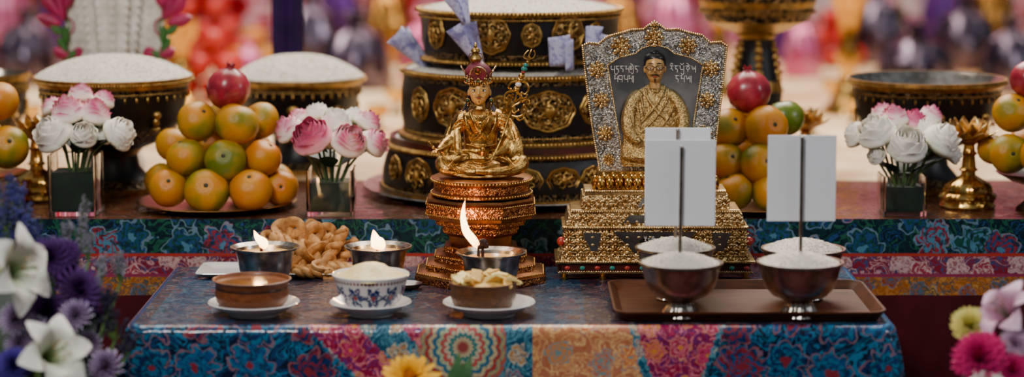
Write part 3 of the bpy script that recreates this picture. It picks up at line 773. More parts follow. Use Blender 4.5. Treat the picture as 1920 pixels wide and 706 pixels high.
b = B(); q = S(905, 285, -58); b.lathe(q.x, q.y, [(0, q.z-7*k), (8*k, q.z-5*k), (11*k, q.z), (12*k, q.z+2*k), (10*k, q.z+2*k), (0, q.z+1*k)], 24)
b.ell(q+Vector((0, 0, 5*k)), (5*k, 5*k, 5*k)); b.ell(q+Vector((0, 0, 11*k)), (2.4*k, 2.4*k, 4*k)); skc = b.obj('skull_cup', gold_b)
b = B(); q = S(812, 276, -54); ax = Vector((-.6, 0, .8)).normalized(); b.ell(q, 2.8*k)
for sg in (-1, 1):
    for j in range(4):
        a = j*pi/2; sd = Vector((.8*cos(a), sin(a), .6*cos(a)))
        b.tube([q+ax*sg*2*k, q+ax*sg*6*k+sd*4*k, q+ax*sg*11*k+sd*3*k, q+ax*sg*14*k], [1*k, 1*k, .9*k, .4*k], 5)
    b.tube([q, q+ax*sg*15*k], .8*k, 5)
vj = b.obj('vajra', gold_b)
b = B(); dy = -24
b.tube(crs([S(921, 300, -54), S(938, 265, -38), S(958, 208, dy), S(993, 106, dy)], 8), 1.8*k, 8, mi=0)
b.tube(crs([S(991, 112, dy), S(992, 104, dy), S(997, 92, dy)], 4), [1.9*k]*4+[1.4*k]*4+[.3*k], 6)
for off in (-1, 1): b.tube(crs([S(991, 112, dy), S(991+off*9, 108, dy), S(994+off*9, 100, dy), S(996+off*5, 94, dy)], 4), 1.3*k, 6, mi=0)
for (u, v, r, m_) in ((989, 116, 3.4, 0), (986, 122, 5, 1), (983, 129, 6, 1), (981, 135, 4, 2), (978, 142, 6, 0), (975, 150, 6.5, 0), (972, 158, 6, 3), (968, 167, 6, 0)): b.ell(S(u, v, dy), (r*k, r*k, r*.8*k), None, 12, 8, m_)
def scroll(pts, r=2.1):
    P = crs([S(p[0], p[1], dy) for p in pts], 5); n = len(P); b.tube(P, [r*k*(1.25-.6*i/n) for i in range(n)], 6, mi=0); b.ell(P[-1], 2.2*k, None, 8, 6, 0)
for P in ([(966, 170), (954, 172), (946, 179), (946, 189), (953, 193), (958, 187)], [(968, 172), (977, 180), (975, 191), (965, 197), (959, 205), (965, 211), (972, 206)], [(962, 176), (951, 197), (948, 207), (955, 215), (968, 219), (981, 215), (987, 205), (982, 197)],
          [(976, 150), (987, 156), (991, 167), (985, 176), (978, 174)], [(970, 152), (959, 155), (953, 163), (958, 167)], [(960, 200), (952, 210), (943, 211), (941, 204)], [(980, 190), (990, 187), (993, 194)], [(974, 182), (984, 184), (988, 178)], [(958, 214), (952, 221), (944, 219)], [(968, 219), (974, 225), (982, 222)], [(962, 184), (955, 178), (950, 184)], [(968, 192), (974, 186), (980, 190)]): scroll(P)
staff = b.obj('trident_staff', [gold, greenb, redb, whitept])
b = B()
for i in range(17):
    a = pi*(i/16); b.ell(S(901-14*cos(a), 206+24*sin(a), -17-9*sin(a)), 1.3*k, None, 6, 4)
b.ell(S(901, 232, -27), (4*k, 2*k, 5*k)); tr = b.obj('necklace', gold_b)
thing('guru_statue', (cc.x, cc.y, at(UC, 365, dS).z), 'seated gilded guru statue with maroon lotus hat and trident staff', 'statue', [seat, (body, [tr, skc, vj]), (head, [ff, hair]+ears), (hat, [cr, fin]), staff])

# ---------------------------------------------------------------- framed silver plaque on throne
dP = 3.035
def slab(b, u0, u1, v0, v1, hd, mi=0, fl=0, fly=0):
    df = dP-hd*K(dP); z1 = at(0, v0, df).z; z0 = at(0, v1, df).z
    b.box((at(u0, v0, df).x, CAM.y+df, z0), (at(u1, v0, df).x, CAM.y+dP+hd*K(dP)*.8, z1), mi, fl*K(dP), fly*K(dP))
b = B(); kp = K(dP)
slab(b, 1041, 1417, 489, 494, 78, 0); slab(b, 1050, 1408, 494, 509, 74, 2, -4); slab(b, 1046, 1412, 509, 513, 74, 0)
slab(b, 1055, 1402, 478, 489, 72, 1, 8, 4); slab(b, 1058, 1400, 430, 478, 66, 1, 2); slab(b, 1054, 1404, 424, 430, 68, 0)
slab(b, 1066, 1392, 400, 424, 60, 1, 6, 4); slab(b, 1070, 1388, 393, 400, 58, 0)
slab(b, 1092, 1366, 366, 393, 50, 1, 3, 3); slab(b, 1096, 1362, 356, 366, 48, 0)
thr = b.obj('throne_tiers', [gold_p, gold_e, redled], flat=True, bevel=.0008)
z0f = 0.0004
zt = at(0, 513, dP-74*kp).z
feet = []
for u in (1058, 1130, 1330, 1398):
    for dd in (-66, 45):
        b2 = B(); q = at(u, 518, dP+dd*kp); b2.lathe(q.x, q.y, [(0, z0f), (5*kp, z0f), (7*kp, zt*.4), (4*kp, zt*.6), (9*kp, zt+.0004), (0, zt+.0004)], 12); feet.append(b2.obj('foot', gold))
b = B()
def fr(u, v, hd, off=1.0): return at(u, v, dP-(hd+off)*kp)
def rowbeads(u0, u1, v, hd, rb, n, mi=0): b.line_beads(fr(u0, v, hd), fr(u1, v, hd), rb*kp, n, mi)
rowbeads(1043, 1415, 491, 78, 2.2, 85); rowbeads(1058, 1400, 427, 68, 2.2, 78); rowbeads(1072, 1386, 397, 58, 2.0, 72); rowbeads(1098, 1360, 359, 48, 2.0, 60); rowbeads(1050, 1408, 509, 75, 1.8, 80); rowbeads(1058, 1404, 479, 73, 1.8, 78)
for i in range(13): b.ell(fr(1064+i*28, 502, 74, 1), (5*kp, 2*kp, 4*kp), None, 8, 6, 2 if i % 2 else 1)
def acanthus(u, v, hd, w, h):
    c0 = fr(u, v, hd, 1)
    for j in range(5):
        a = radians(-60+j*30+90); b.ell(c0+Vector((cos(a)*w*.5*kp, 0, sin(a)*h*.4*kp)), (w*.3*kp, 2.6*kp, h*.15*kp), Matrix.Rotation(-a, 3, 'Y'), 8, 6, 0)
    b.ell(c0+Vector((0, -1.5*kp, -h*.15*kp)), (w*.22*kp, 2.6*kp, h*.22*kp), None, 8, 6, 0)
    for sg in (-1, 1): b.tube([c0+Vector((sg*(w*.35+w*.16*cos(t))*kp, -1*kp, (-h*.3+h*.16*sin(t))*kp)) for t in [q*.8 for q in range(7)]], 1.0*kp, 5, mi=0)
for i in range(19): acanthus(1075+i*17, 413, 60, 15, 18)
for i in range(16): acanthus(1104+i*17, 381, 50, 15, 20)
for i in range(16):
    for j in (442, 456, 470): acanthus(1068+i*21.6, j, 66, 18, 14)
for u in (1053, 1404): b.ell(at(u, 452, dP-60*kp), 9*kp, None, 12, 8, 1)
for u in (1097, 1364): b.ell(at(u, 381, dP-48*kp), 4*kp, None, 12, 8, 1)
orn = b.obj('bead_ornament', [gold_p, redb, greenb])
def plate(poly, hd, th=3, mi=0):
    f1 = [fr(u, v, hd, th) for u, v in poly]; f0 = [fr(u, v, hd, -1) for u, v in poly]
    b.loft([f0, f1], True, [mi])
pans = []
for poly, hd in (([(1108, 470), (1092, 436), (1128, 436), (1120, 470)], 66), ([(1342, 470), (1334, 436), (1372, 436), (1356, 470)], 66), ([(1168, 418), (1180, 403), (1276, 403), (1288, 418)], 60), ([(1195, 388), (1205, 370), (1255, 370), (1265, 388)], 50), ([(1190, 474), (1150, 434), (1306, 434), (1268, 474)], 66)):
    b = B(); plate(poly, hd, 4.2); pans.append(b.obj('silver_panel', silver_p, flat=True))
b = B(); plate([(1204, 458), (1198, 452), (1204, 446), (1252, 446), (1258, 452), (1252, 458)], 66, 6)
cart = b.obj('black_cartouche', blackp, flat=True)
GL = {'pa': [[(0, 1), (.02, .5), (.6, .45)], [(.6, 1.02), (.6, 0)], [(-.08, 1), (.1, 1)]],
 'ba': [[(0, 1), (.6, 1)], [(.02, 1), (.02, .5), (.6, .45)], [(.6, 1), (.6, 0)]],
 'ma': [[(-.05, 1), (.22, 1)], [(.12, 1), (.05, .5), (.3, .62), (.6, .45)], [(.6, 1), (.6, 0)]],
 'na': [[(0, 1), (.62, 1)], [(.3, 1), (.12, .7), (.25, .5), (.38, .68)], [(.3, .6), (.55, .35), (.45, 0)]],
 'ra': [[(0, 1), (.6, 1)], [(.32, 1), (.3, .65), (.08, .55)], [(.3, .65), (.52, .3)]],
 'la': [[(0, 1), (.08, .5), (.28, .55), (.34, .85)], [(.34, .6), (.6, .5)], [(.6, 1), (.6, 0)]],
 'kha': [[(0, 1), (.62, 1)], [(.1, 1), (.08, .5), (.34, .5), (.32, .75), (.15, .7)], [(.6, 1), (.6, 0)]],
 'cha': [[(0, 1), (.62, 1)], [(.3, 1), (.05, .65), (.28, .42), (.56, .62), (.32, 1)], [(.3, .42), (.3, .1)]],
 'sa': [[(-.05, 1), (.22, 1)], [(.12, 1), (.04, .45), (.32, .65), (.6, .45)], [(.6, 1), (.6, 0)]],
 'da': [[(0, 1), (.62, 1)], [(.3, 1), (.1, .72), (.3, .62), (.55, .5), (.5, .1)]],
 'i': [[(.1, 1.15), (.3, 1.42), (.52, 1.2)]], 'o': [[(.02, 1.42), (.3, 1.15), (.58, 1.42)]], 'e': [[(.05, 1.42), (.5, 1.14)]],
 'y': [[(.1, .1), (.35, -.2), (.6, 0)]], '.': [[(.0, 1), (.06, .94)]], '|': [[(.05, 1), (.05, -.1)]]}
def tib(words, u0, v0, s, d, mtl, name, wr=.55):
    b = B(); x = 0
    for w in words:
        parts = w.split('+')
        for p in parts:
            for st_ in GL[p]:
                P = [at(u0+(x+a)*s, v0-c_*s*1.15, d) for a, c_ in st_]
                if len(P) > 2: P = crs(P, 3)
                b.tube(P, wr*K(d), 5)
        x += .22 if parts[0] in ('.', '|') else .78
    return b.obj(name, mtl)
t0 = tib(['ra+o', '.', 'ma', 'na+i', 'pa', '|'], 1208, 456, 8, dP-(66+7.5)*kp, whitept, 'cartouche_writing', .5)
b = B()
for row, (v0, v1, hd, n, ua, ub) in enumerate(((356, 330, 42, 13, 1118, 1340), (340, 322, 36, 12, 1126, 1332))):
    for i in range(n):
        u = ua+(ub-ua)*(i+.5)/n; w = (ub-ua)/n*.52
        b.ell(at(u, (v0+v1)/2, dP-hd*kp), (w*kp, 8*kp, (v0-v1)/2*kp), None, 10, 8)
for sg, u in ((-1, 1116), (1, 1342)):
    for j in range(3): b.ell(at(u, 342, dP-(28-24*j)*kp), (7*kp, 10*kp, 14*kp), None, 8, 6)
zl0 = at(0, 356, dP-48*kp).z-.0005
b.box((at(1120, 340, dP).x, CAM.y+dP-38*kp, zl0), (at(1338, 340, dP).x, CAM.y+dP+30*kp, at(0, 320, dP-30*kp).z))
lot = b.obj('lotus_petals', gold_b)
dQ = dP-12*kp
outl = [(1125, 322), (1336, 322), (1346, 235), (1356, 150), (1363, 86), (1352, 79), (1332, 80), (1316, 66), (1296, 62), (1272, 55), (1248, 55), (1236, 46), (1227, 40), (1218, 46), (1206, 55), (1184, 56), (1160, 63), (1140, 68), (1122, 82), (1104, 80), (1092, 86), (1099, 150), (1110, 235)]
win = [(1166, 284), (1292, 284), (1318, 122), (1296, 108), (1264, 100), (1252, 90), (1228, 84), (1204, 90), (1192, 100), (1160, 108), (1139, 122)]
b = B(); th = .006
b.loft([[at(u, v, dQ)+Vector((0, th, 0)) for u, v in outl], [at(u, v, dQ) for u, v in outl]], True)
bp = b.obj('frame_plate', silver_f, flat=True)
b = B(); b.loft([[at(u, v, dQ-1*kp) for u, v in win], [at(u, v, dQ-2.5*kp) for u, v in win]], True); wp = b.obj('inner_plate', silver_p, flat=True)
b = B()
def rope(pl, dy, r, step=4.0):
    n = len(pl)
    for i in range(n):
        p = at(*pl[i], dQ-dy*kp); q = at(*pl[(i+1) % n], dQ-dy*kp); m_ = max(2, int((q-p).length/kp/step))
        for j in range(m_): b.ell(p.lerp(q, j/m_), r*kp, None, 6, 4)
rope(outl, 2, 2.5, 3.6); rope(win, 4, 1.9, 3.0)
rp = b.obj('rope_border', gold_p)
b = B()
def vine(P, r=.9):
    Q = crs([at(u, v, dQ-1.5*kp) for u, v in P], 5); b.tube(Q, r*kp, 5)
for (u0, v0, u1, v1) in ((1104, 96, 1122, 290), (1112, 96, 1130, 290), (1350, 96, 1334, 290), (1342, 96, 1326, 290)):
    vine([(u0+(u1-u0)*i/14+5*(1 if i % 2 else -1), v0+(v1-v0)*i/14) for i in range(15)])
for i in range(9):
    u = 1140+i*22
    vine([(u+9*cos(t*.9)*(1-t/8), 84-abs(u-1228)*-.1+9*sin(t*.9)*(1-t/8)) for t in range(7)])
vn_ = b.obj('silver_scrollwork', silver_p)
flws = []
def flower(u, v, r, n=8):
    b = B(); c = at(u, v, dQ-3*kp)
    for (rad, ls, ws, dpt, off, nn) in ((.72, .24, .22, 2.0, 0, 8), (.46, .22, .20, 3.4, .4, 7), (.2, .16, .15, 4.6, .1, 5)):
        for i in range(nn):
            a = 2*pi*i/nn+off; M = Matrix.Rotation(-a, 3, 'Y'); b.ell(c+Vector((cos(a)*rad*r*kp, -dpt*.3*kp, sin(a)*rad*r*kp)), (r*ls*kp, dpt*kp, r*ws*kp), M, 8, 6)
    b.ell(c+Vector((0, -4*kp, 0)), r*.14*kp, None, 8, 6)
    flws.append(b.obj('gold_flower', gold_p))
for (u, v, r) in ((1165, 86, 21), (1227, 70, 20), (1290, 85, 19), (1120, 130, 18), (1333, 128, 18), (1127, 187, 17), (1326, 187, 17), (1135, 249, 17), (1319, 249, 17), (1141, 298, 12), (1312, 298, 12), (1227, 48, 9)): flower(u, v, r)
b = B(); Pq = lambda u, v, dy=0: at(1228+(u-1228)*1.07, v, dQ-(6+dy)*kp)
def T2(pts, rads, seg=10):
    P = crs([Pq(*p) for p in pts], 5); rs = crs([(r, 0, 0) for r in rads], 5); b.tube(P, [max(.3, r.x)*kp for r in rs], seg)
q1 = Pq(1228, 200, 0)
b.lathe(q1.x, q1.y, [(0, at(0, 312, dQ).z)]+[(w*kp*1.04, at(0, v, dQ).z) for v, w in ((310, 58), (294, 62), (276, 60), (258, 57), (238, 57), (218, 56), (202, 55), (190, 51), (180, 46), (171, 36), (164, 22), (158, 12))]+[(0, at(0, 157, dQ).z)], 40, ys=.30)
T2([(1204, 174, 6), (1190, 190, 8), (1181, 220, 12), (1184, 250, 18), (1202, 266, 22)], [9, 12, 13, 12, 7])
T2([(1252, 174, 6), (1266, 190, 8), (1277, 220, 12), (1273, 252, 18), (1254, 268, 22)], [9, 12, 13, 12, 8])
b.ell(Pq(1228, 292, 4), (64*kp, 22*kp, 18*kp), None, 20, 10)
T2([(1228, 172, 2), (1228, 150, 4)], [12, 10])
fo = [([(1212, 160, 10), (1214, 180, 16), (1228, 204, 18), (1250, 226, 19)], 2.6), ([(1245, 160, 10), (1240, 180, 16), (1222, 208, 19), (1198, 236, 19)], 2.6), ([(1252, 164, 10), (1248, 190, 17), (1228, 222, 19), (1204, 248, 19)], 2), ([(1262, 172, 10), (1258, 205, 17), (1238, 240, 19), (1212, 262, 21)], 2), ([(1202, 168, 10), (1206, 196, 17), (1212, 222, 19)], 2), ([(1270, 186, 14), (1268, 215, 19), (1252, 246, 21)], 2), ([(1186, 192, 16), (1190, 220, 21), (1190, 245, 23)], 2), ([(1196, 186, 14), (1200, 215, 19), (1202, 240, 21)], 2), ([(1216, 236, 18), (1226, 256, 19), (1244, 262, 21)], 2), ([(1182, 288, 16), (1206, 296, 24), (1228, 298, 26), (1250, 296, 24), (1276, 288, 16)], 2.2)]
for p, r in fo: T2(p, [r*.6]+[r]*(len(p)-2)+[r*.6], 6)
T2([(1208, 270, 28), (1226, 276, 31), (1246, 272, 30)], [6, 5, 6])
for i in range(4): T2([(1212+i*3, 268+i*1.2, 30), (1222+i*3, 276, 34), (1230+i*3, 281, 32)], [2, 1.8, 1.3], 6)
rob = mat('gold_brocade_relief', C('e8cb8a'), .32, 1, C('866230'), 520, .7, 650)
fig = b.remesh('figure_body', rob, .0007, 3)
b = B(); b.ell(Pq(1228, 127, 6), (18.3*kp, 18*kp, 24.5*kp), None, 22, 14); b.ell(Pq(1228, 142, 9), (13.5*kp, 13*kp, 14*kp), None, 18, 10)
b.tube([Pq(1228, 124, 23), Pq(1228, 131, 26), Pq(1228, 134, 26)], [1.6*kp, 2.3*kp, 2.9*kp], 8)
for sg in (-1, 1): b.ell(Pq(1228+sg*18, 130, 5), (2.4*kp, 4*kp, 6.5*kp)); b.ell(Pq(1228+sg*8, 136, 18), (5*kp, 4*kp, 5*kp))
b.tube([Pq(1228, 140, 4), Pq(1228, 166, 6)], [9.5*kp, 11*kp], 12)
hd2 = b.remesh('figure_head', skin, .0006, 2)
b = B(); b.ell(Pq(1228, 109, 0), (18.6*kp, 18*kp, 11*kp), None, 20, 12, 0); b.ell(Pq(1228, 99, 0), (9*kp, 8*kp, 5*kp), None, 14, 8, 0)
for sg in (-1, 1): b.tube([Pq(1228+sg*16, 112, 4), Pq(1228+sg*17.5, 124, 4)], [3*kp, 1.4*kp], 6, mi=0)
hr2 = b.obj('black_hair', blackp)
b = B()
for sg in (-1, 1):
    q = Pq(1228+sg*8.2, 127, 25.5); b.tube([q+Vector((6.8*kp*cos(a), .6*kp*abs(cos(a)), 4.8*kp*sin(a))) for a in [i*pi/10 for i in range(20)]], .6*kp, 6, closed=True)
    b.tube([Pq(1228+sg*14.5, 126, 24.5), Pq(1228+sg*18.5, 127, 6)], .6*kp, 6)
b.tube([Pq(1226, 126, 26.5), Pq(1230, 126, 26.5)], .6*kp, 6); gl = b.obj('eyeglasses', brownp)
b = B()
for sg in (-1, 1):
    b.ell(Pq(1228+sg*8, 128, 22.2), (3.4*kp, 1.6*kp, 1.3*kp), None, 10, 6, 0); b.ell(Pq(1228+sg*8, 128, 23.2), (1.5*kp, 1.2*kp, 1.3*kp), None, 8, 6, 1)
    b.tube([Pq(1228+sg*3, 119.5, 23.7), Pq(1228+sg*8, 118, 22.7), Pq(1228+sg*13, 120, 19)], [.5*kp, .9*kp, .3*kp], 5, mi=1)
    b.tube([Pq(1228, 139.5, 24), Pq(1228+sg*5, 140.5, 23.2), Pq(1228+sg*9, 144, 20)], [1.0*kp, 1.1*kp, .3*kp], 5, mi=1)
b.ell(Pq(1228, 143.8, 22.6), (4*kp, 1.4*kp, 1.3*kp), None, 10, 6, 2); b.tube([Pq(1228, 147.5, 22.2), Pq(1228, 157, 20.6)], [1.9*kp, .5*kp], 6, mi=1)
f2 = b.obj('painted_features', [whitept, blackp, redp])
dW = dQ-3.4*kp
wr = [tib(['pa', 'na', 'da', '.', 'ma', 'kha+y+e', 'na', '.'], 1146, 136, 10.6, dW, whitept, 'engraved_writing'), tib(['sa+o', 'ba', '.', 'pa', 'ma', '|'], 1152, 154, 10.6, dW, whitept, 'engraved_writing'),
      tib(['ra+i', 'na', '.', 'pa+o', '.', 'cha+e', '.', 'la'], 1256, 136, 11, dW, whitept, 'engraved_writing'), tib(['na', '.', 'ma+o', '.', 'la', '|'], 1266, 154, 10.6, dW, whitept, 'engraved_writing')]
q0 = at(1228, 353, dP)
bp['label'] = 'silver filigree back plate'
thing('framed_plaque', (q0.x, q0.y, z0f), 'silver filigree plaque with robed gold relief figure on stepped throne', 'plaque',
      [(thr, feet+pans+[orn, cart, t0, lot]), (bp, [wp, rp, vn_]+flws+wr), (fig, [hd2, hr2, gl, f2])])

# ---------------------------------------------------------------- mandala offering set
dM = 3.39; um = 974; cm = at(um, 353, dM); km = K(dM, 200)
b = B(); b.L(um, dM, [(0, 352.8), (240, 352.8), (285, 347), (294, 343), (292, 341), (270, 346), (0, 349)], 96); plt = b.obj('base_plate', steel, 40)
def tier(prof, mis, beads_, medals, rice, name):
    b = B(); b.L(um, dM, prof, 112, mis=mis)
    body = b.obj(name, [blackm, gold_dk, band_d, redled], 40)
    parts = []
    for (r, v, rb) in beads_:
        b = B(); b.beads(cm.x, cm.y, at(um, v, dM).z, r*km, rb*km, int(2*pi*r/(rb*2.05))); parts.append(b.obj('bead_rim', gold_dk))
    for (phi, v, w, h, rad) in medals:
        b = B(); zc = at(um, v, dM).z; Rr = rad*km
        def pt(rho, a, out):
            lob = 1+.035*cos(8*a)
            x = w/2*rho*cos(a)*lob; z = h/2*rho*sin(a)*lob
            ph = phi+x/rad; q = Rr+out*km
            return Vector((cm.x+q*sin(ph), cm.y-q*cos(ph), zc+z*km))
        b.grid(lambda u, t: pt(max(.01, 1-t), 2*pi*u, 1.5+4*t), 36, 8, cu=True, mi=0)
        b.tube([pt(1, 2*pi*i/40, 2) for i in range(40)], 2.6*km, 6, closed=True, mi=1)
        b.tube([pt(.84, 2*pi*i/36, 3) for i in range(36)], 1.3*km, 6, closed=True, mi=1)
        for i in range(6):
            a = i*pi/3+.3; b.tube([pt(.2, a, 6), pt(.45, a+.35, 8), pt(.66, a+.1, 7), pt(.62, a-.35, 6), pt(.5, a-.3, 6)], [3*km, 2.6*km, 2.2*km, 1.8*km, 1.2*km], 6, mi=1)
        b.ell(pt(.01, 0, 6), (w*.12*km, 6*km, h*.2*km), None, 10, 8, 1); b.ell(pt(.22, pi/2, 7), (w*.08*km, 5*km, w*.08*km), None, 8, 6, 1)
        parts.append(b.obj('medallion', [gold_m, gold_dk], 60))
    b = B(); mound(b, um, dM, rice[0], rice[1], rice[2], rice[3], 2.6, 2.2)
    rc = b.obj('rice', [ricem, grainm]); rc['kind'] = 'stuff'
    return [(body, parts+[rc])]
ph = lambda x, rad: math.asin(max(-1, min(1, (x-um)*.945/rad)))
t3 = tier([(0, 346), (262, 346), (262, 341), (256, 338), (257, 330), (256, 312), (251, 290), (244, 274), (248, 270), (250, 263), (244, 261), (243, 250), (236, 250), (230, 256), (0, 256)], [0, 1, 0, 2, 0, 0, 0, 2, 1, 1, 3, 3, 3, 0],
          [(258, 341, 3.4), (250, 266, 3.4)], [(ph(780, 255), 307, 68, 62, 253), (ph(985, 255), 305, 58, 42, 253), (ph(1056, 255), 305, 60, 42, 253), (ph(1112, 255), 305, 46, 42, 253), (ph(733, 255), 303, 46, 50, 253), (ph(868, 255), 305, 60, 46, 253), (ph(1180, 255), 303, 60, 46, 253)], (235, 254, 248, 0), 'lower_tier')
t2 = tier([(0, 250), (226, 250), (226, 243), (218, 240), (218, 230), (221, 210), (221, 165), (218, 142), (220, 134), (222, 132), (222, 124), (214, 124), (212, 130), (0, 130)], [0, 1, 1, 2, 0, 0, 0, 2, 1, 1, 1, 1, 0],
          [(225, 246, 3.6), (223, 128, 3.4), (217, 236, 2.4)], [(ph(848, 220), 183, 84, 70, 220), (ph(1028, 220), 186, 96, 70, 220), (ph(783, 220), 183, 52, 60, 220), (ph(938, 220), 186, 50, 54, 220), (ph(1125, 220), 184, 84, 64, 220)], (212, 127, 112, 2200), 'middle_tier')
t1_ = tier([(0, 108), (186, 108), (186, 102), (180, 99), (180, 90), (184, 72), (185, 45), (186, 30), (188, 22), (190, 20), (190, 12), (182, 12), (180, 18), (0, 18)], [0, 1, 1, 2, 0, 0, 0, 2, 1, 1, 1, 1, 0],
           [(187, 105, 3.4), (191, 16, 3.6), (187, 27, 2.2)], [(ph(920, 184), 53, 66, 64, 184), (ph(1066, 184), 51, 62, 62, 184), (ph(996, 184), 53, 34, 40, 184), (ph(814, 184), 53, 48, 56, 184), (ph(868, 184), 51, 28, 36, 184), (ph(1118, 184), 51, 28, 36, 184)], (180, 14, -6, 1200), 'upper_tier')
thing('mandala_offering', (cm.x, cm.y, at(um, 352.8, dM).z), 'three-tiered black and gold mandala set with embossed medallions and rice', 'mandala offering', [plt]+t3+t2+t1_)
nm = NT('banknote_paper'); co = nm.co()
w = nm.n('ShaderNodeTexWave'); nm.put(w.inputs[0], co); w.inputs['Scale'].default_value = 120; w.inputs['Distortion'].default_value = 6
fz = nm.noise(co, 60, 3, 1); cbn = nm.ramp(fz, [(.36, C('6c68ac')), (.48, C('b4b2d4')), (.66, C('545098'))]); nm.set(Base_Color=nm.mix(nm.math('MULTIPLY', w.outputs[1], .3), cbn, C('dcdcec')), Roughness=.6)
def note(p0, p1, r0, r1, turns=1.25, flat=1.0, ph0=0):
    ax = (p1-p0); L = ax.length; ax.normalize(); a = ax.cross(Vector((0, 1, 0))).normalized(); c_ = ax.cross(a)
    b = B()
    def fn(u, v):
        r = (r0+(r1-r0)*v)*(1-.25*u); w = u*turns*2*pi+ph0
        return p0+ax*L*v*(1)+a*cos(w)*r+c_*sin(w)*r*flat+ax*u*.010
    b.grid(fn, 40, 6); o = b.obj('banknote', nm.m)
    sd = o.modifiers.new('s', 'SOLIDIFY'); sd.thickness = .0003
    top(o, p0, 'rolled lavender banknote tucked upright in the rice', 'banknote', (), 'rolled banknotes in the rice')
note(at(812, 136, dM-.02), at(748, 70, dM-.03), 8*km, 27*km, 1.1, .8, 2.2)
note(at(900, 122, dM-.158), at(866, 54, dM-.165), 9*km, 32*km, .7, .5, 3.6)
note(at(876, 48, dM-.20), at(856, 0, dM-.20), 7*km, 24*km, .7, .5, 3.6)
note(at(1052, 132, dM-.168), at(1050, 78, dM-.168), 24*km, 25*km, 1.15, .8, 1.9)
note(at(1104, 126, dM-.148), at(1118, 62, dM-.14), 10*km, 24*km, .8, .6, 3.4)

# ---------------------------------------------------------------- fruit
m = NT('orange_peel'); co = m.co(); oi = m.n('ShaderNodeObjectInfo')
ad = m.n('ShaderNodeVectorMath', operation='ADD'); m.put(ad.inputs[0], co)
sc9 = m.n('ShaderNodeMath', operation='MULTIPLY'); m.put(sc9.inputs[0], oi.outputs['Random']); sc9.inputs[1].default_value = 37.0; m.put(ad.inputs[1], sc9.outputs[0])
f = m.noise(ad.outputs[0], .7, 2, .2); f2 = m.math('ADD', m.math('MULTIPLY', f, .8), m.math('MULTIPLY_ADD', oi.outputs['Random'], .28, .03))
nb = m.n('ShaderNodeTexVoronoi'); m.put(nb.inputs['Vector'], co); nb.inputs['Scale'].default_value = 22
m.set(Base_Color=m.ramp(f2, [(.36, (.11, .14, .003)), (.46, (.30, .20, .003)), (.55, (.50, .225, .002)), (.74, (.55, .165, .002))]), Roughness=.33, Normal=m.bump(nb.outputs['Distance'], .15, .02), Specular_IOR_Level=.4)
omat = m.m
gfm = mat('green_peel', (.07, .13, .005), .33, 0, (.13, .18, .008), 2)
OP = [(0, -.88), (.08, -.9), (.2, -.89), (.42, -.83), (.65, -.7), (.84, -.48), (.96, -.22), (1, .04), (.96, .3), (.84, .54), (.66, .72), (.45, .83), (.25, .87), (.1, .86), (.03, .83), (0, .83)]
b = B(); b.lathe(0, 0, OP, 28, rf=lambda a, i: 1+.012*sin(5*a)+.01*sin(3*a+1)); orange_me = stdmesh(b, 'orange', omat)
b = B(); b.lathe(0, 0, OP, 28); green_me = stdmesh(b, 'green_orange', gfm)
b = B(); b.lathe(0, 0, [(0, .82), (.10, .84), (.08, .88), (.0, .89)], 7, rf=lambda a, i: 1+.2*cos(7*a)); stem_me = stdmesh(b, 'stem_button', mat('dark_stem_button', C('2c2a12'), .7))
def orange(u, v, r, d, grp, green=False):
    p = at(u, v, d); e = (R.uniform(-.2, 1.5), R.uniform(-.7, .7), R.random()*.6)
    o = inst('orange', green_me if green else orange_me, p, e, r*K(d)*1.02); o['label'] = 'unripe green orange tucked into the pyramid' if green else 'ripe orange with green tinge stacked in a pyramid'; o['category'] = 'orange'; o['group'] = grp
    s_ = bpy.data.objects.new('stem_button', stem_me); bpy.context.scene.collection.objects.link(s_); s_.parent = o
pomm = NT('pomegranate_skin'); co = pomm.co()
pomm.set(Base_Color=pomm.ramp(pomm.noise(co, 1.6, 4), [(.3, (.17, .006, .016)), (.55, (.34, .014, .032)), (.8, (.42, .09, .07))]), Roughness=.33, Coat_Weight=.15, Coat_Roughness=.2); pomm = pomm.m
b = B(); b.lathe(0, 0, [(0, -.93), (.3, -.9), (.62, -.74), (.88, -.42), (1, 0), (.93, .4), (.72, .72), (.45, .9), (.26, .98), (.22, 1.02)], 28, rf=lambda a, i: 1+.03*cos(6*a)*(1 if 1 < i < 8 else 0)); pom_me = stdmesh(b, 'pomegranate', pomm)
b = B()
b.lathe(0, 0, [(.22, .98), (.17, 1.06), (.19, 1.12), (.22, 1.16)], 18)
for i in range(6):
    a = i*pi/3; b.add([(.22*cos(a-.4), .22*sin(a-.4), 1.14), (.22*cos(a+.4), .22*sin(a+.4), 1.14), (.28*cos(a), .28*sin(a), 1.28)], [(0, 1, 2)])
pomc_me = stdmesh(b, 'calyx', pomm)
def pome(u, v, r, d, e=(0, 0, 0)):
    o = inst('pomegranate', pom_me, at(u, v, d), e, r*K(d)); o['label'] = 'red pomegranate crowning the orange pyramid'; o['category'] = 'pomegranate'
    s_ = bpy.data.objects.new('calyx', pomc_me); bpy.context.scene.collection.objects.link(s_); s_.parent = o
def plate_(u, w, d, m, lab, z=None):
    z = ZA+.0005 if z is None else z; c = at(u, 353, d); Rr = w/2*K(d, 380)
    b = B(); b.lathe(c.x, c.y, [(0, z), (.6*Rr, z), (.78*Rr, z+.003), (.97*Rr, z+.008), (1*Rr, z+.0095), (.98*Rr, z+.0105), (.78*Rr, z+.005), (.6*Rr, z+.0022), (0, z+.002)], 56)
    o = b.obj('plate', m, 50); top(o, (c.x, c.y, z), lab, 'plate')
platem = mat('pale_bronze_plate', C('b8986c'), .3, 1, C('86643e'), 40)
dO = 3.225
plate_(406, 300, dO, platem, 'round bronze plate carrying a pyramid of oranges')
G = 'oranges stacked on the plate'
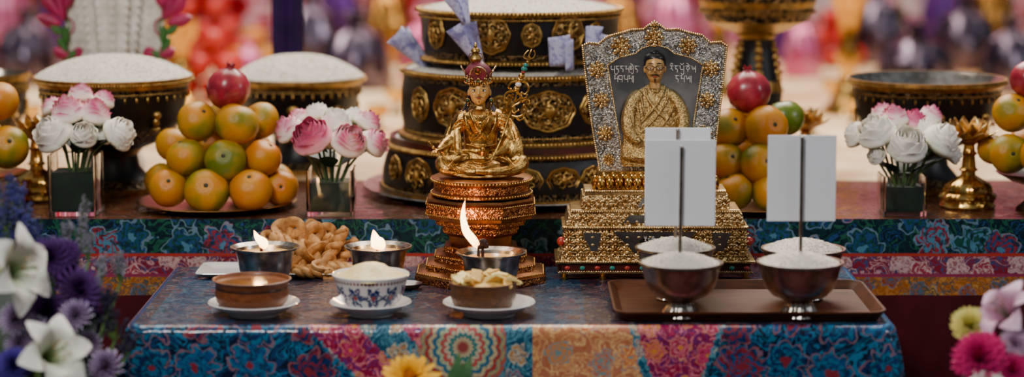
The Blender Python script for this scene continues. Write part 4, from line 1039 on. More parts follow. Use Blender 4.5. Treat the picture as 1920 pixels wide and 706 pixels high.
for (u, v, r, d) in ((316, 353, 36, 3.175), (388, 358, 42, 3.155), (470, 357, 40, 3.158), (526, 352, 33, 3.20), (300, 335, 30, 3.24), (380, 345, 38, 3.255), (460, 345, 38, 3.26), (518, 338, 32, 3.28),
                     (349, 296, 37, 3.185), (423, 301, 39, 3.17), (493, 296, 35, 3.192), (326, 272, 34, 3.245), (400, 285, 36, 3.26), (478, 284, 34, 3.262),
                     (370, 228, 38, 3.205), (444, 233, 41, 3.19), (490, 226, 34, 3.245), (420, 225, 34, 3.27)): orange(u, v, r, d, G)
pome(428, 168, 41, 3.215, (.1, .1, .3))
plate_(1412, 300, dO, platem, 'round bronze plate beneath oranges and pomegranate')
G = 'oranges stacked on the second plate'
for (u, v, r, d) in ((1376, 360, 37, 3.158), (1448, 362, 39, 3.155), (1518, 354, 34, 3.195), (1312, 352, 35, 3.19), (1360, 340, 34, 3.255), (1432, 342, 36, 3.26), (1500, 338, 32, 3.27),
                     (1362, 303, 35, 3.18), (1424, 307, 38, 3.168), (1490, 298, 35, 3.19), (1400, 286, 34, 3.26), (1330, 290, 32, 3.22), (1468, 286, 34, 3.262),
                     (1368, 240, 37, 3.2), (1436, 239, 41, 3.188), (1400, 226, 34, 3.27)): orange(u, v, r, d, G)
orange(1472, 222, 36, 3.245, G, True)
pome(1404, 174, 41, 3.215, (-.05, .05, 2))
def pedestal(u, d, rim, vr, lab, m):
    vb = 353+F*math.tan(math.atan((CAM.z-ZA-.0005)/d)-PT)
    b = B(); H = vb-vr
    b.L(u, d, [(0, vb), (rim*.5, vb), (rim*.52, vb-5), (rim*.25, vb-H*.3), (rim*.12, vb-H*.5), (rim*.2, vb-H*.62), (rim*.6, vb-H*.75), (rim*.95, vb-H*.95), (rim, vr), (rim*.93, vr+2), (rim*.5, vr+H*.2), (0, vr+H*.22)], 48)
    o = b.obj('pedestal_dish', m, 50); q = at(u, vb, d); top(o, (q.x, q.y, ZA+.0005), lab, 'dish')
pedestal(1945, 3.2, 78, 322, 'silver pedestal dish carrying oranges and pomegranate', steel)
G = 'oranges on the silver pedestal dish'
for (u, v, r, d) in ((1892, 288, 37, 3.16), (1950, 292, 38, 3.14), (1862, 280, 30, 3.22), (1920, 272, 32, 3.24), (1898, 212, 37, 3.18), (1955, 215, 38, 3.17), (1990, 285, 34, 3.2)): orange(u, v, r, d, G)
pome(1930, 150, 36, 3.19)
pedestal(-35, 3.22, 88, 322, 'gold pedestal dish carrying oranges beside purple flowers', gold_b)
G = 'oranges on the gold pedestal dish'
for (u, v, r, d) in ((14, 276, 40, 3.18), (-50, 280, 38, 3.16), (-20, 262, 34, 3.26), (-2, 190, 37, 3.2), (-60, 200, 38, 3.2)): orange(u, v, r, d, G)

# ---------------------------------------------------------------- big dark footed bowls
def bigbowl(u, d, rim, vr, name_l, rice=True, vtop=None, rimm=gold_dk):
    vb = 353+F*math.tan(math.atan((CAM.z-ZA-.0005)/d)-PT); H = vb-vr
    P = [(0, 1.0), (.5, 1.0), (.51, .95), (.42, .88), (.30, .78), (.28, .68), (.36, .62), (.62, .55), (.8, .42), (.88, .28), (.92, .14), (.94, .08), (1.0, .03), (1.0, 0), (.97, 0), (.92, .05), (.86, .15), (.7, .3), (0, .4)]
    mis = [0, 1, 2, 0, 0, 1, 0, 2, 0, 0, 2, 1, 1, 1, 3, 3, 3, 3]
    b = B(); b.L(u, d, [(r*rim, vr+z*H) for r, z in P], 72, mis=mis)
    q = at(u, vb, d)
    kk = K(d, vr); b.mi = 1; b.beads(q.x, q.y, at(u, vr+H*.035, d).z, rim*1.0*kk, 2.6*kk, int(rim*1.1)); b.beads(q.x, q.y, at(u, vr+H*.12, d).z, rim*.925*kk, 2*kk, int(rim*1.2))
    for i in range(40):
        a = 2*pi*i/40; r_ = rim*.925*kk; b.ell((q.x+r_*cos(a), q.y+r_*sin(a), at(u, vr+H*.165, d).z), (2.0*kk, 2.0*kk, 5*kk), None, 6, 4, 1)
    for i in range(8):
        a = -pi/2+2*pi*i/8; r_ = rim*.87*kk
        for (dz, w, h) in ((.3, 9, 8), (.36, 6, 9), (.42, 10, 5)): b.ell((q.x+r_*cos(a)*(1.02-.3*(dz-.3)), q.y+r_*sin(a)*(1.02-.3*(dz-.3)), at(u, vr+H*dz, d).z), (w*kk*abs(sin(a))+3*kk, w*kk*abs(cos(a))+3*kk, h*kk), None, 8, 6, 1)
    o = b.obj('footed_bowl', [blackm, rimm, band_d, steel], 40)
    ch = []
    if rice:
        b = B(); mound(b, u, d, rim*.97, vr+1, vtop, 2600, 2.6, 2.4); rc = b.obj('rice', [ricem, grainm]); rc['kind'] = 'stuff'; ch = [rc]
    top(o, (q.x, q.y, ZA+.0005), name_l, 'offering bowl', ch, 'large dark footed bowls')
bigbowl(218, 3.38, 149, 141, 'large black footed bowl with gold beaded rim heaped with rice', True, 103)
bigbowl(562, 3.6, 126, 142, 'large black footed bowl heaped with rice beside purple column', True, 102)
bigbowl(1732, 3.40, 149, 145, 'large empty black footed bowl with gold rim and steel interior', False)
bigbowl(0, 3.62, 62, 136, 'smaller dark footed bowl behind the oranges', False)
d = 3.62; vb = 353+F*math.tan(math.atan((CAM.z-ZA-.0005)/d)-PT)
b = B(); b.L(1415, d, [(0, vb), (90, vb), (92, vb-8), (70, vb-22), (50, 255), (46, 210), (50, 168), (46, 150), (36, 100), (32, 72), (36, 62), (62, 54), (96, 38), (107, 12), (110, 0), (112, -14), (120, -20), (118, -24), (105, -14), (90, 20), (0, 40)], 56, mis=[1, 1, 2, 0, 0, 0, 1, 0, 0, 1, 1, 1, 2, 1, 2, 1, 1, 1, 1, 1])
q = at(1415, vb, d); kk = K(d)
b.mi = 1; b.beads(q.x, q.y, at(1415, 20, d).z, 107*kk, 2.6*kk, 110); b.beads(q.x, q.y, at(1415, 64, d).z, 37*kk, 2.4*kk, 40); b.beads(q.x, q.y, at(1415, 168, d).z, 50*kk, 2.4*kk, 50)
for i in range(6):
    a = -pi/2+i*pi/3
    for v, w in ((80, 5), (92, 8), (106, 9), (120, 7), (134, 9), (146, 6)): r_ = (33+(v-72)*.17)*kk; b.ell((q.x+r_*cos(a), q.y+r_*sin(a), at(1415, v, d).z), (w*kk, w*kk*.5, 7*kk), None, 8, 5, 1)
o = b.obj('stemmed_goblet', [blackm, gold_dk, band_e], 40); top(o, (q.x, q.y, ZA+.0005), 'tall black stemmed goblet with ornate gold bands', 'goblet')
purp = mat('purple_silk', C('180832'), .6, 0, C('281048'), 20, spec=.2)
d = 3.8; vb = 353+F*math.tan(math.atan((CAM.z-ZA-.0005)/d)-PT)
b = B(); b.L(543, d, [(0, vb-14), (27, vb-14), (28, 200), (27, 100), (27, 0), (26, -60), (0, -60)], 96, rf=lambda a, i: 1+.1*cos(18*a)); col_ = b.obj('pleated_silk', purp, 80)
b = B(); b.L(543, d, [(0, vb), (40, vb), (40, vb-6), (30, vb-12), (30, vb-16), (0, vb-16)], 40); cb_ = b.obj('column_base', gold_b)
q = at(543, vb, d); thing('silk_column', (q.x, q.y, ZA+.0005), 'slender pleated purple silk banner column', 'banner', [col_, cb_])
d = 3.6; wh = mat('white_butter', C('e6e2d8'), .6, 0, C('cac4b8'), 30, .3, 120); pk = mat('pink_leaf_butter', C('b41858'), .5, 0, C('8c0e40'), 40); gr = mat('green_butter', C('3a6c2c'), .5)
vb = 353+F*math.tan(math.atan((CAM.z-ZA-.0005)/d)-PT); kk = K(d); q = at(215, vb, d)
b = B(); prof_b = []
for i in range(22):
    v = 110-i*8.0; prof_b.append((46+6*(i % 2)+ (i*.9), v))
b.L(215, d, [(0, vb), (60, vb), (58, 300), (40, 260), (38, 130)]+prof_b+[(0, -62)], 56, rf=lambda a, i: 1+(.09*cos(14*a) if i > 4 else 0))
core_ = b.obj('ruffled_core', wh, 60)
wings = []
for sg in (-1, 1):
    edge = [(96, 118), (104, 106), (100, 92), (106, 80), (98, 66), (90, 54), (92, 40), (104, 30), (106, 16), (120, 6), (124, -8), (138, -22), (136, -44), (130, -60)]
    b = B(); pts = [(215+sg*30, 118)]+[(215+sg*a, v) for a, v in edge]+[(215+sg*30, -60)]
    if sg > 0: pts = pts[::-1]
    b.loft([[at(u, v, d)+Vector((0, .004, 0)) for u, v in pts], [at(u, v, d)+Vector((0, -.002, 0)) for u, v in pts]], True)
    for i in range(60):
        u = 215+sg*R.uniform(62, 92); v = R.uniform(-10, 110); b.ell(at(u, v, d)+Vector((0, -.003, 0)), 2*kk, None, 6, 4)
    for j, off in enumerate((6, 14)):
        b.tube(crs([at(215+sg*(a-off), v, d)+Vector((0, -.003, 0)) for a, v in edge], 3), 2.2*kk, 6, mi=1 if j == 0 else 2)
    wings.append(b.obj('white_wing', [wh, gr, pk], 30))
def leafshape(b, u, v, L, w, ang, mi):
    c0 = at(u, v, d-.012); dr = Vector((cos(ang), 0, sin(ang))); sd = Vector((-sin(ang), 0, cos(ang)))
    b.grid(lambda s_, t: c0+dr*L*kk*t+sd*(s_-.5)*2*w*kk*sin(pi*min(.999, max(.001, t)))**.7+Vector((0, -.006*cos((s_-.5)*pi), 0)), 6, 10, mi=mi)
lvs = []
for sg in (-1, 1):
    b = B()
    for (du, v, L, a, m_) in ((95, 40, 60, 75, 0), (100, 30, 55, 48, 0), (98, 45, 50, 15, 0), (92, 18, 50, 100, 0), (88, 100, 34, 60, 1), (90, 84, 38, 85, 1), (96, 66, 30, 40, 1), (84, 104, 32, 20, 0), (92, 110, 28, 150, 1), (70, 112, 26, 110, 0)):
        an_ = radians(a) if sg > 0 else pi-radians(a); leafshape(b, 215+sg*du, v, L, 13 if m_ == 0 else 8, an_, m_)
    lvs.append(b.obj('coloured_leaves', [pk, gr]))
thing('butter_sculpture', (q.x, q.y, ZA+.0005), 'tall white ruffled butter sculpture with pink and green leaves', 'sculpture', [core_]+wings+lvs)

# ---------------------------------------------------------------- gold lotus lamps
def lotuslamp(u, d, s, lab):
    vb = 353+F*math.tan(math.atan((CAM.z-ZA-.0005)/d)-PT)
    V = lambda h: vb-h*s
    b = B(); b.L(u, d, [(0, V(0)), (50*s, V(0)), (53*s, V(4)), (49*s, V(10)), (49*s, V(16)), (52*s, V(20)), (49*s, V(25)), (44*s, V(28)), (45*s, V(34)), (38*s, V(45)), (24*s, V(54)), (14*s, V(60)), (13*s, V(66)), (18*s, V(70)), (13*s, V(74)), (11*s, V(96)), (15*s, V(100)), (11*s, V(104)), (10*s, V(116)), (16*s, V(120)), (24*s, V(126)), (30*s, V(134)), (28*s, V(136)), (0, V(128))], 48, rf=lambda a, i: 1+(.06*cos(12*a) if 3 < i < 10 or 13 < i < 18 else 0))
    body = b.obj('lamp_stem', gold_b, 45)
    b = B(); q = at(u, V(122), d); kk = K(d)*s
    for ly, (n, R1, H, op) in enumerate(((10, 56, 22, .0), (10, 46, 38, .5), (8, 28, 44, .2))):
        for i in range(n):
            a = 2*pi*(i+op)/n
            def fn(x, t):
                w = 12*sin(pi*(.14+.85*t))**.8*(x-.5)*2; r = 8+(R1-8)*(t**.75); z = H*t**1.3-8*max(0, t-.75)*4*.25
                return Vector((q.x+(r*cos(a)-w*sin(a))*kk, q.y+(r*sin(a)+w*cos(a))*kk, q.z+z*kk+abs(x-.5)*4*kk))
            b.grid(fn, 4, 8)
            b.tube([fn(0, t/6) for t in range(7)]+[fn(1, 1-t/6) for t in range(7)], .9*kk, 5)
    pt_ = b.obj('lotus_petals', gold_p)
    thing('lotus_lamp', (q.x, q.y, ZA+.0005), lab, 'lamp holder', [body, pt_], 'gold lotus lamp holders')
lotuslamp(1815, dist(388, ZA), 1.0, 'polished gold lamp holder with open lotus petals on domed foot')
lotuslamp(70, 3.30, .95, 'gold lotus lamp holder beside white roses')
lotuslamp(1508, 3.42, .9, 'gold lotus lamp holder behind the oranges')

# ---------------------------------------------------------------- roses
def rosemesh(name, m, seed):
    b = B(); rn = random.Random(seed)
    for (n, Rm, H, curl, a0) in ((5, 1.0, 1.05, .22, 0), (4, .92, 1.28, .08, .6), (4, .76, 1.42, .0, .2), (3, .58, 1.50, -.04, .9), (3, .40, 1.54, -.05, .3), (2, .22, 1.54, -.03, 0)):
        for i in range(n):
            a = a0+2*pi*i/n+rn.uniform(-.2, .2); w = 1.42*(pi/n if n > 3 else 1.15); hh = H*rn.uniform(.92, 1.05); cz = curl+rn.uniform(-.04, .08); rs = rn.uniform(.94, 1.04)
            def fn(x, t):
                s = (x-.5)*2
                wid = w*(.45+.55*min(1, t/.4))*sqrt(max(.02, 1-max(0, (t-.60)/.42)**2.2))
                r = Rm*rs*(.2+.8*sin(min(1, t/.5)*pi/2)**.8)*(1-.22*max(0, t-.5)/.5)+cz*max(0, t-.76)**1.3*4*(1-.2*abs(s))-.04*s*s*Rm+.04*x
                z = hh*(t**1.1)-.10*abs(cz)*max(0, t-.8)*8-.09*abs(s)**2*t
                an = a+s*wid
                return (Vector((r*cos(an), r*sin(an), z)), t)
            b.grid(fn, 8, 10)
    return stdmesh(b, name, m)
rw = tmat('petal_white', [(0, C('98a458')), (.3, C('dedcbc')), (.7, C('f4efe2')), (1, C('faf4ea'))])
rp_ = tmat('petal_pink', [(0, C('c8cc98')), (.3, C('f0d0c8')), (.65, C('e48ca4')), (1, C('c43870'))])
re_ = tmat('petal_pink_edged', [(0, C('a8b070')), (.35, C('f0e6d4')), (.72, C('f2d8d4')), (1, C('d85488'))])
RM = {'w': [rosemesh('bloom', rw, 5), rosemesh('bloom', rw, 8)], 'p': [rosemesh('bloom', rp_, 6)], 'e': [rosemesh('bloom', re_, 7), rosemesh('bloom', re_, 9)]}
LAB = {'w': 'creamy white rose in a square glass vase', 'p': 'deep pink rose in a square glass vase', 'e': 'pale rose with pink-edged petals in glass vase'}
def vase(u, d, w, vt, roses, kdx):
    vb = 353+F*math.tan(math.atan((CAM.z-ZA-.0005)/d)-PT); kk = K(d); c = at(u, vb, d); zt = at(u, vt, d).z; z0 = ZA+.0005; h = w/2*kk
    def sq(i, z, r=.004): return rr(c.x-h+i, c.x+h-i, c.y-h+i, c.y+h-i, r, z, 3)
    b = B(); b.loft([sq(0, z0), sq(0, zt), sq(.0022, zt, .003), sq(.0022, z0+.006, .003)], True); g = b.obj('glass', glassm, 40)
    b = B(); b.loft([sq(.0045, z0+.0065, .003), sq(.004, z0+.55*(zt-z0), .003), sq(.005, z0+.72*(zt-z0), .003), sq(.011, z0+.70*(zt-z0), .003)], True); lf = b.obj('leaf_lining', leafd, 40)
    thing('glass_vase', (c.x, c.y, z0), 'square clear glass vase lined with dark green leaf', 'vase', [g, lf], 'square glass rose vases')
    for i_, (ru, rv, r, t, dd) in enumerate(roses):
        p = at(ru, rv, d+dd); off = p-Vector((c.x, c.y, zt))
        tilt = Vector((off.x*.75, off.y*.6-.014, max(.035, off.z)*1.0)).normalized()
        rot = tilt.to_track_quat('Z', 'Y').to_euler(); sc = r*kk*.90
        base = p-tilt*sc*.75
        bl = inst('bloom', RM[t][i_ % len(RM[t])], base, rot, sc)
        b = B(); foot = Vector((c.x+max(-h*.5, min(h*.5, off.x*.2)), c.y+max(-h*.4, min(h*.4, off.y*.2)), z0+.62*(zt-z0)))
        neck = Vector((c.x+max(-h*.7, min(h*.7, off.x*.4)), c.y+max(-h*.7, min(h*.7, off.y*.4)), zt))
        b.tube([foot, neck, neck.lerp(base, .6)+Vector((0, 0, .003)), base+tilt*sc*.08], .0018, 6)
        b.ell(base+tilt*sc*.03, (sc*.22, sc*.22, sc*.14), None, 8, 6)
        st_ = b.obj('stem', stemm)
        b = B()
        for j in range(4):
            a = j*pi/2+R.random()
            b.grid(lambda x, t_: base+Vector(((.1+t_*.75)*sc*cos(a)-(x-.5)*.34*sc*sin(pi*(.1+.88*t_))*sin(a), (.1+t_*.75)*sc*sin(a)+(x-.5)*.34*sc*sin(pi*(.1+.88*t_))*cos(a), sc*(.02-.25*t_*t_))), 3, 5)
        sp_ = b.obj('sepals', leafm)
        thing('rose', base, LAB[t], 'rose', [bl, st_, sp_], 'roses in vase %s' % kdx)
    for j in range(9):
        a = R.random()*6.28; L = .038; p0 = Vector((c.x, c.y, zt+.002)); b = B()
        b.grid(lambda x, t_: p0+Vector(((.012+t_*L)*cos(a)-(x-.5)*.026*sin(pi*(.06+.9*t_))*sin(a), (.012+t_*L)*sin(a)+(x-.5)*.026*sin(pi*(.06+.9*t_))*cos(a), .030*t_-.01*t_*t_)), 4, 8)
        b.tube([p0-Vector((0, 0, .03)), p0, p0+Vector((.012*cos(a), .012*sin(a), 0))], .0012, 5)
        o = b.obj('rose_leaf', leafd); top(o, p0, 'green rose leaf at the vase mouth', 'leaf', (), 'rose leaves %s' % kdx)
vase(144, 3.165, 90, 287, [(97, 248, 42, 'w', -.02), (126, 206, 37, 'e', 0), (178, 210, 36, 'e', .01), (226, 248, 37, 'w', -.01), (157, 250, 29, 'w', -.03), (152, 176, 28, 'e', .04), (195, 186, 25, 'e', .04), (98, 200, 26, 'e', .05), (190, 250, 25, 'w', .02)], 'one')
vase(622, 3.165, 88, 314, [(583, 254, 43, 'p', -.03), (540, 240, 32, 'e', .0), (655, 262, 39, 'e', -.03), (630, 226, 34, 'w', .01), (704, 266, 33, 'e', 0), (594, 212, 28, 'w', .04), (692, 228, 30, 'e', .03), (664, 218, 24, 'w', .05), (560, 222, 26, 'e', .05), (618, 258, 29, 'w', .0)], 'two')
vase(1690, 3.165, 82, 326, [(1642, 244, 41, 'w', -.02), (1700, 268, 43, 'w', -.035), (1766, 260, 41, 'w', -.01), (1676, 218, 30, 'e', .01), (1716, 226, 30, 'p', .02), (1746, 216, 27, 'e', .04), (1606, 250, 31, 'w', .02), (1655, 210, 26, 'e', .05), (1642, 290, 20, 'w', -.03), (1788, 288, 22, 'w', .0), (1738, 240, 30, 'w', .01)], 'three')

# ---------------------------------------------------------------- foreground flowers
def mum_mesh(name, m, n=110, curl=.5, wid=.07):
    b = B()
    for i in range(n):
        q = i/n; el = radians(5+80*q); a = i*2.39996; L = 1.0-.45*q
        def fn(x, t):
            e = el+curl*t*(q-.45); r = L*t; w = wid*(x-.5)*2*sin(pi*(.15+.75*t))
            return (Vector((r*cos(e)*cos(a)-w*sin(a), r*cos(e)*sin(a)+w*cos(a), r*sin(e)*.75+.03*abs(x-.5)*2)), t)
        b.grid(fn, 2, 5)
    b.ell((0, 0, 0), (.2, .2, .12), None, 8, 6, t=0)
    return stdmesh(b, name, m)
def lily_mesh(name, m):
    b = B()
    for i in range(6):
        a = i*pi/3; W = .28 if i % 2 else .37
        def fn(x, t):
            w = W*(x-.5)*2*sin(pi*min(.985, .10+.88*t))**.75; r = .12+.85*t**1.5; z = 1.0*t**.8-.75*max(0, t-.5)**1.6*2+(.08 if i % 2 else 0)+.12*abs((x-.5)*2)**1.5*(1-t)+.03*sin(t*14)*abs(x-.5)*2
            return (Vector((r*cos(a)-w*sin(a), r*sin(a)+w*cos(a), z)), t)
        b.grid(fn, 8, 12)
    b.lathe(0, 0, [(.13, .12), (.08, -.15), (.03, -.3)], 10)
    me = stdmesh(b, name, m)
    b = B()
    for i in range(6):
        a = i*pi/3+.5; b.tube([(0, 0, .05), (.08*cos(a), .08*sin(a), .5), (.2*cos(a), .2*sin(a), .85)], .010, 5, mi=0); b.ell((.2*cos(a), .2*sin(a), .87), (.06, .022, .022), Matrix.Rotation(a+1.5, 3, 'Z'), 8, 5, 1)
    b.tube([(0, 0, .05), (0, 0, .95)], .018, 6, mi=0); b.ell((0, 0, .97), .04, None, 8, 5, 0)
    return me, stdmesh(b, 'stamens', [stemm, mat('pollen', C('8a5a30'), .8)])
def carn_mesh(name, m):
    b = B(); rn = random.Random(9)
    for i in range(46):
        q = i/46; el = radians(8+78*q); a = i*2.39996; L = 1-.3*q; W = .34; ph_ = rn.random()*6
        def fn(x, t):
            s = (x-.5)*2; w = W*s*(.15+.85*t); r = L*t*(1-.12*s*s)+.05*sin(s*11+ph_)*t*t; zz = .10*sin(s*9+ph_)*t*t
            return (Vector((r*cos(el)*cos(a)-w*sin(a)+zz*cos(a)*.5, r*cos(el)*sin(a)+w*cos(a)+zz*sin(a)*.5, r*sin(el)*.85+zz)), t)
        b.grid(fn, 10, 4)
    b.lathe(0, 0, [(.16, .05), (.14, -.25), (.05, -.4)], 10)
    return stdmesh(b, name, m)
p_purple = tmat('petal_deep_purple', [(0, C('12041c')), (.6, C('320e42')), (1, C('5c307c'))])
p_mauve = tmat('petal_mauve_white', [(0, C('180824')), (.5, C('3c1844')), (.85, C('806890')), (1, C('c8c0d4'))])
p_white = tmat('petal_lily_white', [(0, C('90a060')), (.3, C('ccd0bc')), (1, C('e6e4e0'))])
p_lpink = tmat('petal_lily_pink', [(0, C('986078')), (.4, C('b4809c')), (1, C('ccb0c8'))])
p_mag = tmat('petal_magenta', [(0, C('7c0638')), (1, C('cc2074'))])
p_yel = tmat('petal_yellow', [(0, (.55, .2, .0)), (1, (.85, .46, .0))])
p_crm = tmat('petal_cream', [(0, C('a8a038')), (1, C('e4dc84'))])
p_blu = tmat('petal_violet', [(0, C('0a0420')), (.6, C('20145c')), (1, C('4c3c98'))])
M_p = mum_mesh('bloom', p_purple, 130, .5, .06); M_m = mum_mesh('bloom', p_mauve, 90, .4, .08); M_y = mum_mesh('bloom', p_yel, 60, .3, .14)
L_w, L_st = lily_mesh('bloom', p_white); L_p, _ = lily_mesh('bloom', p_lpink)
C_m = carn_mesh('bloom', p_mag); C_c = carn_mesh('bloom', p_crm); C_v = carn_mesh('bloom', p_blu); C_w = carn_mesh('bloom', p_lpink)
def pot(u, d, r, zt, lab):
    q = at(u, 700, d); b = B(); H = zt-ZF
    b.lathe(q.x, q.y, [(0, ZF), (r*.6, ZF), (r*.62, ZF+.01), (r*.75, ZF+H*.5), (r, zt-.01), (r, zt), (r*.9, zt), (r*.8, zt-.04), (0, zt-.05)], 36)
    o = b.obj('flower_pot', darkw, 50); top(o, (q.x, q.y, ZF), lab, 'pot'); return Vector((q.x, q.y, zt-.04))
PL = pot(70, 2.50, .07, -.16, 'dark tapered wooden pot holding purple and white flowers'); PR = pot(1880, 2.50, .06, -.16, 'dark tapered wooden pot holding pink and cream flowers')
PM = pot(800, 2.55, .04, -.16, 'dark wooden pot holding yellow flowers')
def bloom(kind, me, u, v, r, d, tilt, lab, root, extra=None, cat='flower', grp=None, spin=None):
    p = at(u, v, d); t = Vector(tilt).normalized(); sc = r*K(d); base = p-t*sc*.3
    bl = inst('bloom', me, base, (t.to_track_quat('Z', 'Y') @ Euler((0, 0, R.random()*6 if spin is None else spin)).to_quaternion()).to_euler(), sc)
    b = B(); mid = base.lerp(root, .45)-t*.02; b.tube([root, mid, base-t*.012, base], [.0025, .0022, .002, .002], 6); st_ = b.obj('stem', stemm)
    ch = [bl, st_]
    if extra:
        s_ = inst('stamens', extra, base, bl.rotation_euler, sc); ch.append(s_)
    thing(kind, base, lab, cat, ch, grp)
bloom('lily', L_w, 18, 508, 92, 2.50, (.8, -.45, .2), 'large open white lily with recurved petals', PL, L_st, 'lily', 'white lilies', .3)
bloom('lily', L_w, 92, 668, 84, 2.47, (.6, -.6, .4), 'large open white lily drooping over purple blooms', PL, L_st, 'lily', 'white lilies', 1.1)
for (u, v, r, d) in ((92, 478, 50, 2.57), (152, 540, 54, 2.55), (84, 578, 44, 2.54), (122, 508, 42, 2.6), (62, 560, 38, 2.56), (172, 600, 36, 2.58), (130, 470, 30, 2.6), (118, 600, 36, 2.56)):
    bloom('chrysanthemum', M_p, u, v, r, d, (.2+R.uniform(-.3, .3), -.8, .5), 'deep purple spiky chrysanthemum in the bouquet', PL, None, 'chrysanthemum', 'purple chrysanthemums')
for (u, v, r, d) in ((26, 592, 38, 2.5), (140, 586, 36, 2.52), (195, 682, 40, 2.52), (165, 640, 30, 2.54), (66, 612, 30, 2.51), (34, 640, 30, 2.5)):
    bloom('chrysanthemum', M_m, u, v, r, d, (.1+R.uniform(-.3, .3), -.8, .6), 'mauve chrysanthemum with white petal tips', PL, None, 'chrysanthemum', 'mauve chrysanthemums')
bloom('carnation', C_v, 25, 684, 40, 2.45, (0, -.8, .6), 'dark violet ruffled carnation in the bouquet', PL, None, 'carnation')
sv = mat('statice_violet', C('2c2c68'), .7, 0, C('50509c'), 60); sl = mat('statice_pale', C('747088'), .7, 0, C('a09cb0'), 60); sdk = mat('statice_dark', C('1c1838'), .8, 0, C('2c2440'), 50)
def statice(u, v, d, m, n, spread, root, lab, size=1.5):
    b = B(); p = at(u, v, d); k_ = K(d); b.tube([root, root.lerp(p, .6)+Vector((0, .01, 0)), p-Vector((0, 0, spread*k_))], .0018, 6, mi=1)
    o0 = p-Vector((0, 0, spread*k_))
    for i in range(n):
        a = R.random()*6.28; q = R.uniform(.2, 1); tip = o0+Vector((cos(a)*spread*q*k_*.8, sin(a)*spread*q*k_*.4, spread*k_*R.uniform(.7, 2.1)))
        b.tube([o0, o0.lerp(tip, .5)+Vector((0, 0, -.003)), tip], [.0011, .0008, .0005], 4, mi=1)
        for j in range(24):
            c_ = o0.lerp(tip, .35+.65*R.random())+Vector((R.gauss(0, 1), R.gauss(0, 1), R.gauss(0, 1)))*2.4*k_
            b.ell(c_, (size*k_*1.2, size*k_*1.2, size*k_*1.8), Euler((R.random(), R.random(), 0)).to_matrix(), 5, 3, 0)
    o = b.obj('statice_sprig', [m, stemm]); top(o, root, lab, 'flower', (), 'statice sprigs')
for (u, v, s_) in ((10, 390, 55), (48, 405, 50), (30, 360, 35), (15, 440, 45), (65, 440, 35)): statice(u, v, 2.6, sv, 16, s_, PL, 'violet statice sprig rising from the bouquet', 1.8)
for (u, v, s_) in ((150, 410, 45), (125, 440, 40), (225, 500, 30), (165, 455, 35), (190, 500, 25)): statice(u, v, 2.62, sl, 10, s_, PL, 'pale lavender statice sprig rising from the bouquet', 1.3)
for (u, v, s_) in ((215, 600, 40), (235, 640, 30), (200, 560, 30)): statice(u, v, 2.56, sdk, 12, s_, PL, 'dark violet statice sprig beside the table', 1.8)
def fronds(root, u0, u1, v0, v1, d, n, lab, m=leafd):
    for i in range(n):
        p = at(R.uniform(u0, u1), R.uniform(v0, v1), d+R.uniform(0, .06)); b = B(); dr = (p-root); sd = dr.cross(Vector((0, 1, 0))).normalized()
        b.grid(lambda x, t: root+dr*(.35+.65*t)+sd*(x-.5)*.028*sin(pi*min(.99, .08+.9*t))+Vector((0, -.012*sin(pi*t), 0)), 4, 10)
        b.tube([root, root+dr*.4], .0015, 5)
        o = b.obj('foliage_leaf', m); top(o, root, lab, 'leaf', (), 'bouquet foliage')
fronds(PL, 0, 190, 470, 640, 2.59, 22, 'dark green leaf filling the purple bouquet')
fronds(PR, 1800, 1920, 600, 700, 2.56, 12, 'dark green leaf in the pink bouquet')
bloom('lily', L_p, 1892, 594, 76, 2.52, (-.6, -.3, .6), 'pale pink lily with long pointed petals', PR, L_st, 'lily')
bloom('carnation', C_m, 1836, 666, 56, 2.47, (-.3, -.7, .6), 'magenta ruffled carnation in the pink bouquet', PR, None, 'carnation')
bloom('carnation', C_m, 1900, 690, 40, 2.46, (0, -.7, .6), 'magenta ruffled carnation in the pink bouquet', PR, None, 'carnation')
bloom('carnation', C_c, 1818, 604, 40, 2.53, (-.2, -.6, .7), 'cream yellow carnation in the pink bouquet', PR, None, 'carnation')
bloom('carnation', C_w, 1906, 640, 34, 2.48, (0, -.7, .6), 'pale pink carnation in the pink bouquet', PR, None, 'carnation')
bloom('lily', L_w, 1850, 728, 46, 2.45, (-.1, -.6, .8), 'white lily at the bottom of the pink bouquet', PR, L_st, 'lily')
bloom('yellow_daisy', M_y, 768, 700, 62, 2.55, (0, -.6, .8), 'bright yellow daisy-like bloom before the table', PM, None, 'flower')
fronds(PM, 848, 888, 660, 690, 2.54, 6, 'green leaf beside the yellow bloom', leafm)

# ---------------------------------------------------------------- blurred back altar
ZB = 0.0; by0 = CAM.y+4.35; by1 = CAM.y+6.9
crm = mat('cream_cloth', C('c89868'), .6, 0, C('f0d8b0'), 4)
b = B(); b.box((-2.0, by0, ZF), (2.0, by1, ZB)); o = b.obj('back_altar', crm, flat=True); top(o, (0, (by0+by1)/2, ZF), 'wide back altar draped in cream cloth', 'altar')
redf = mat('red_apple', (.36, .005, .005), .3, 0, (.55, .02, .01), 3)
b = B(); b.lathe(0, 0, [(0, -.85), (.3, -.9), (.7, -.7), (.97, -.15), (1, .2), (.85, .65), (.5, .85), (.2, .8), (0, .68)], 20); app_me = stdmesh(b, 'apple', redf)
def B3(u, d, z=ZB): p = at(u, 353, d); return Vector((p.x, p.y, z))
def fruitpile(u, d, r, layers, grp, me=app_me, lab='shiny red apple stacked in a pile', nm_='apple'):
    c = B3(u, d); rr_2 = r*K(d)
    for L_ in range(layers):
        n = layers-L_
        for i in range(n):
            for j in range(min(n, 2)):
                p = c+Vector(((i-(n-1)/2)*2.02*rr_2+R.uniform(-.1, .1)*rr_2, (j-.5)*1.9*rr_2*(1 if n > 1 else 0), rr_2*.9+L_*1.6*rr_2+.001))
                o = inst(nm_, me, p, (0, 0, R.random()*6), rr_2*R.uniform(.85, 1.05)); o['label'] = lab; o['category'] = nm_; o['group'] = grp
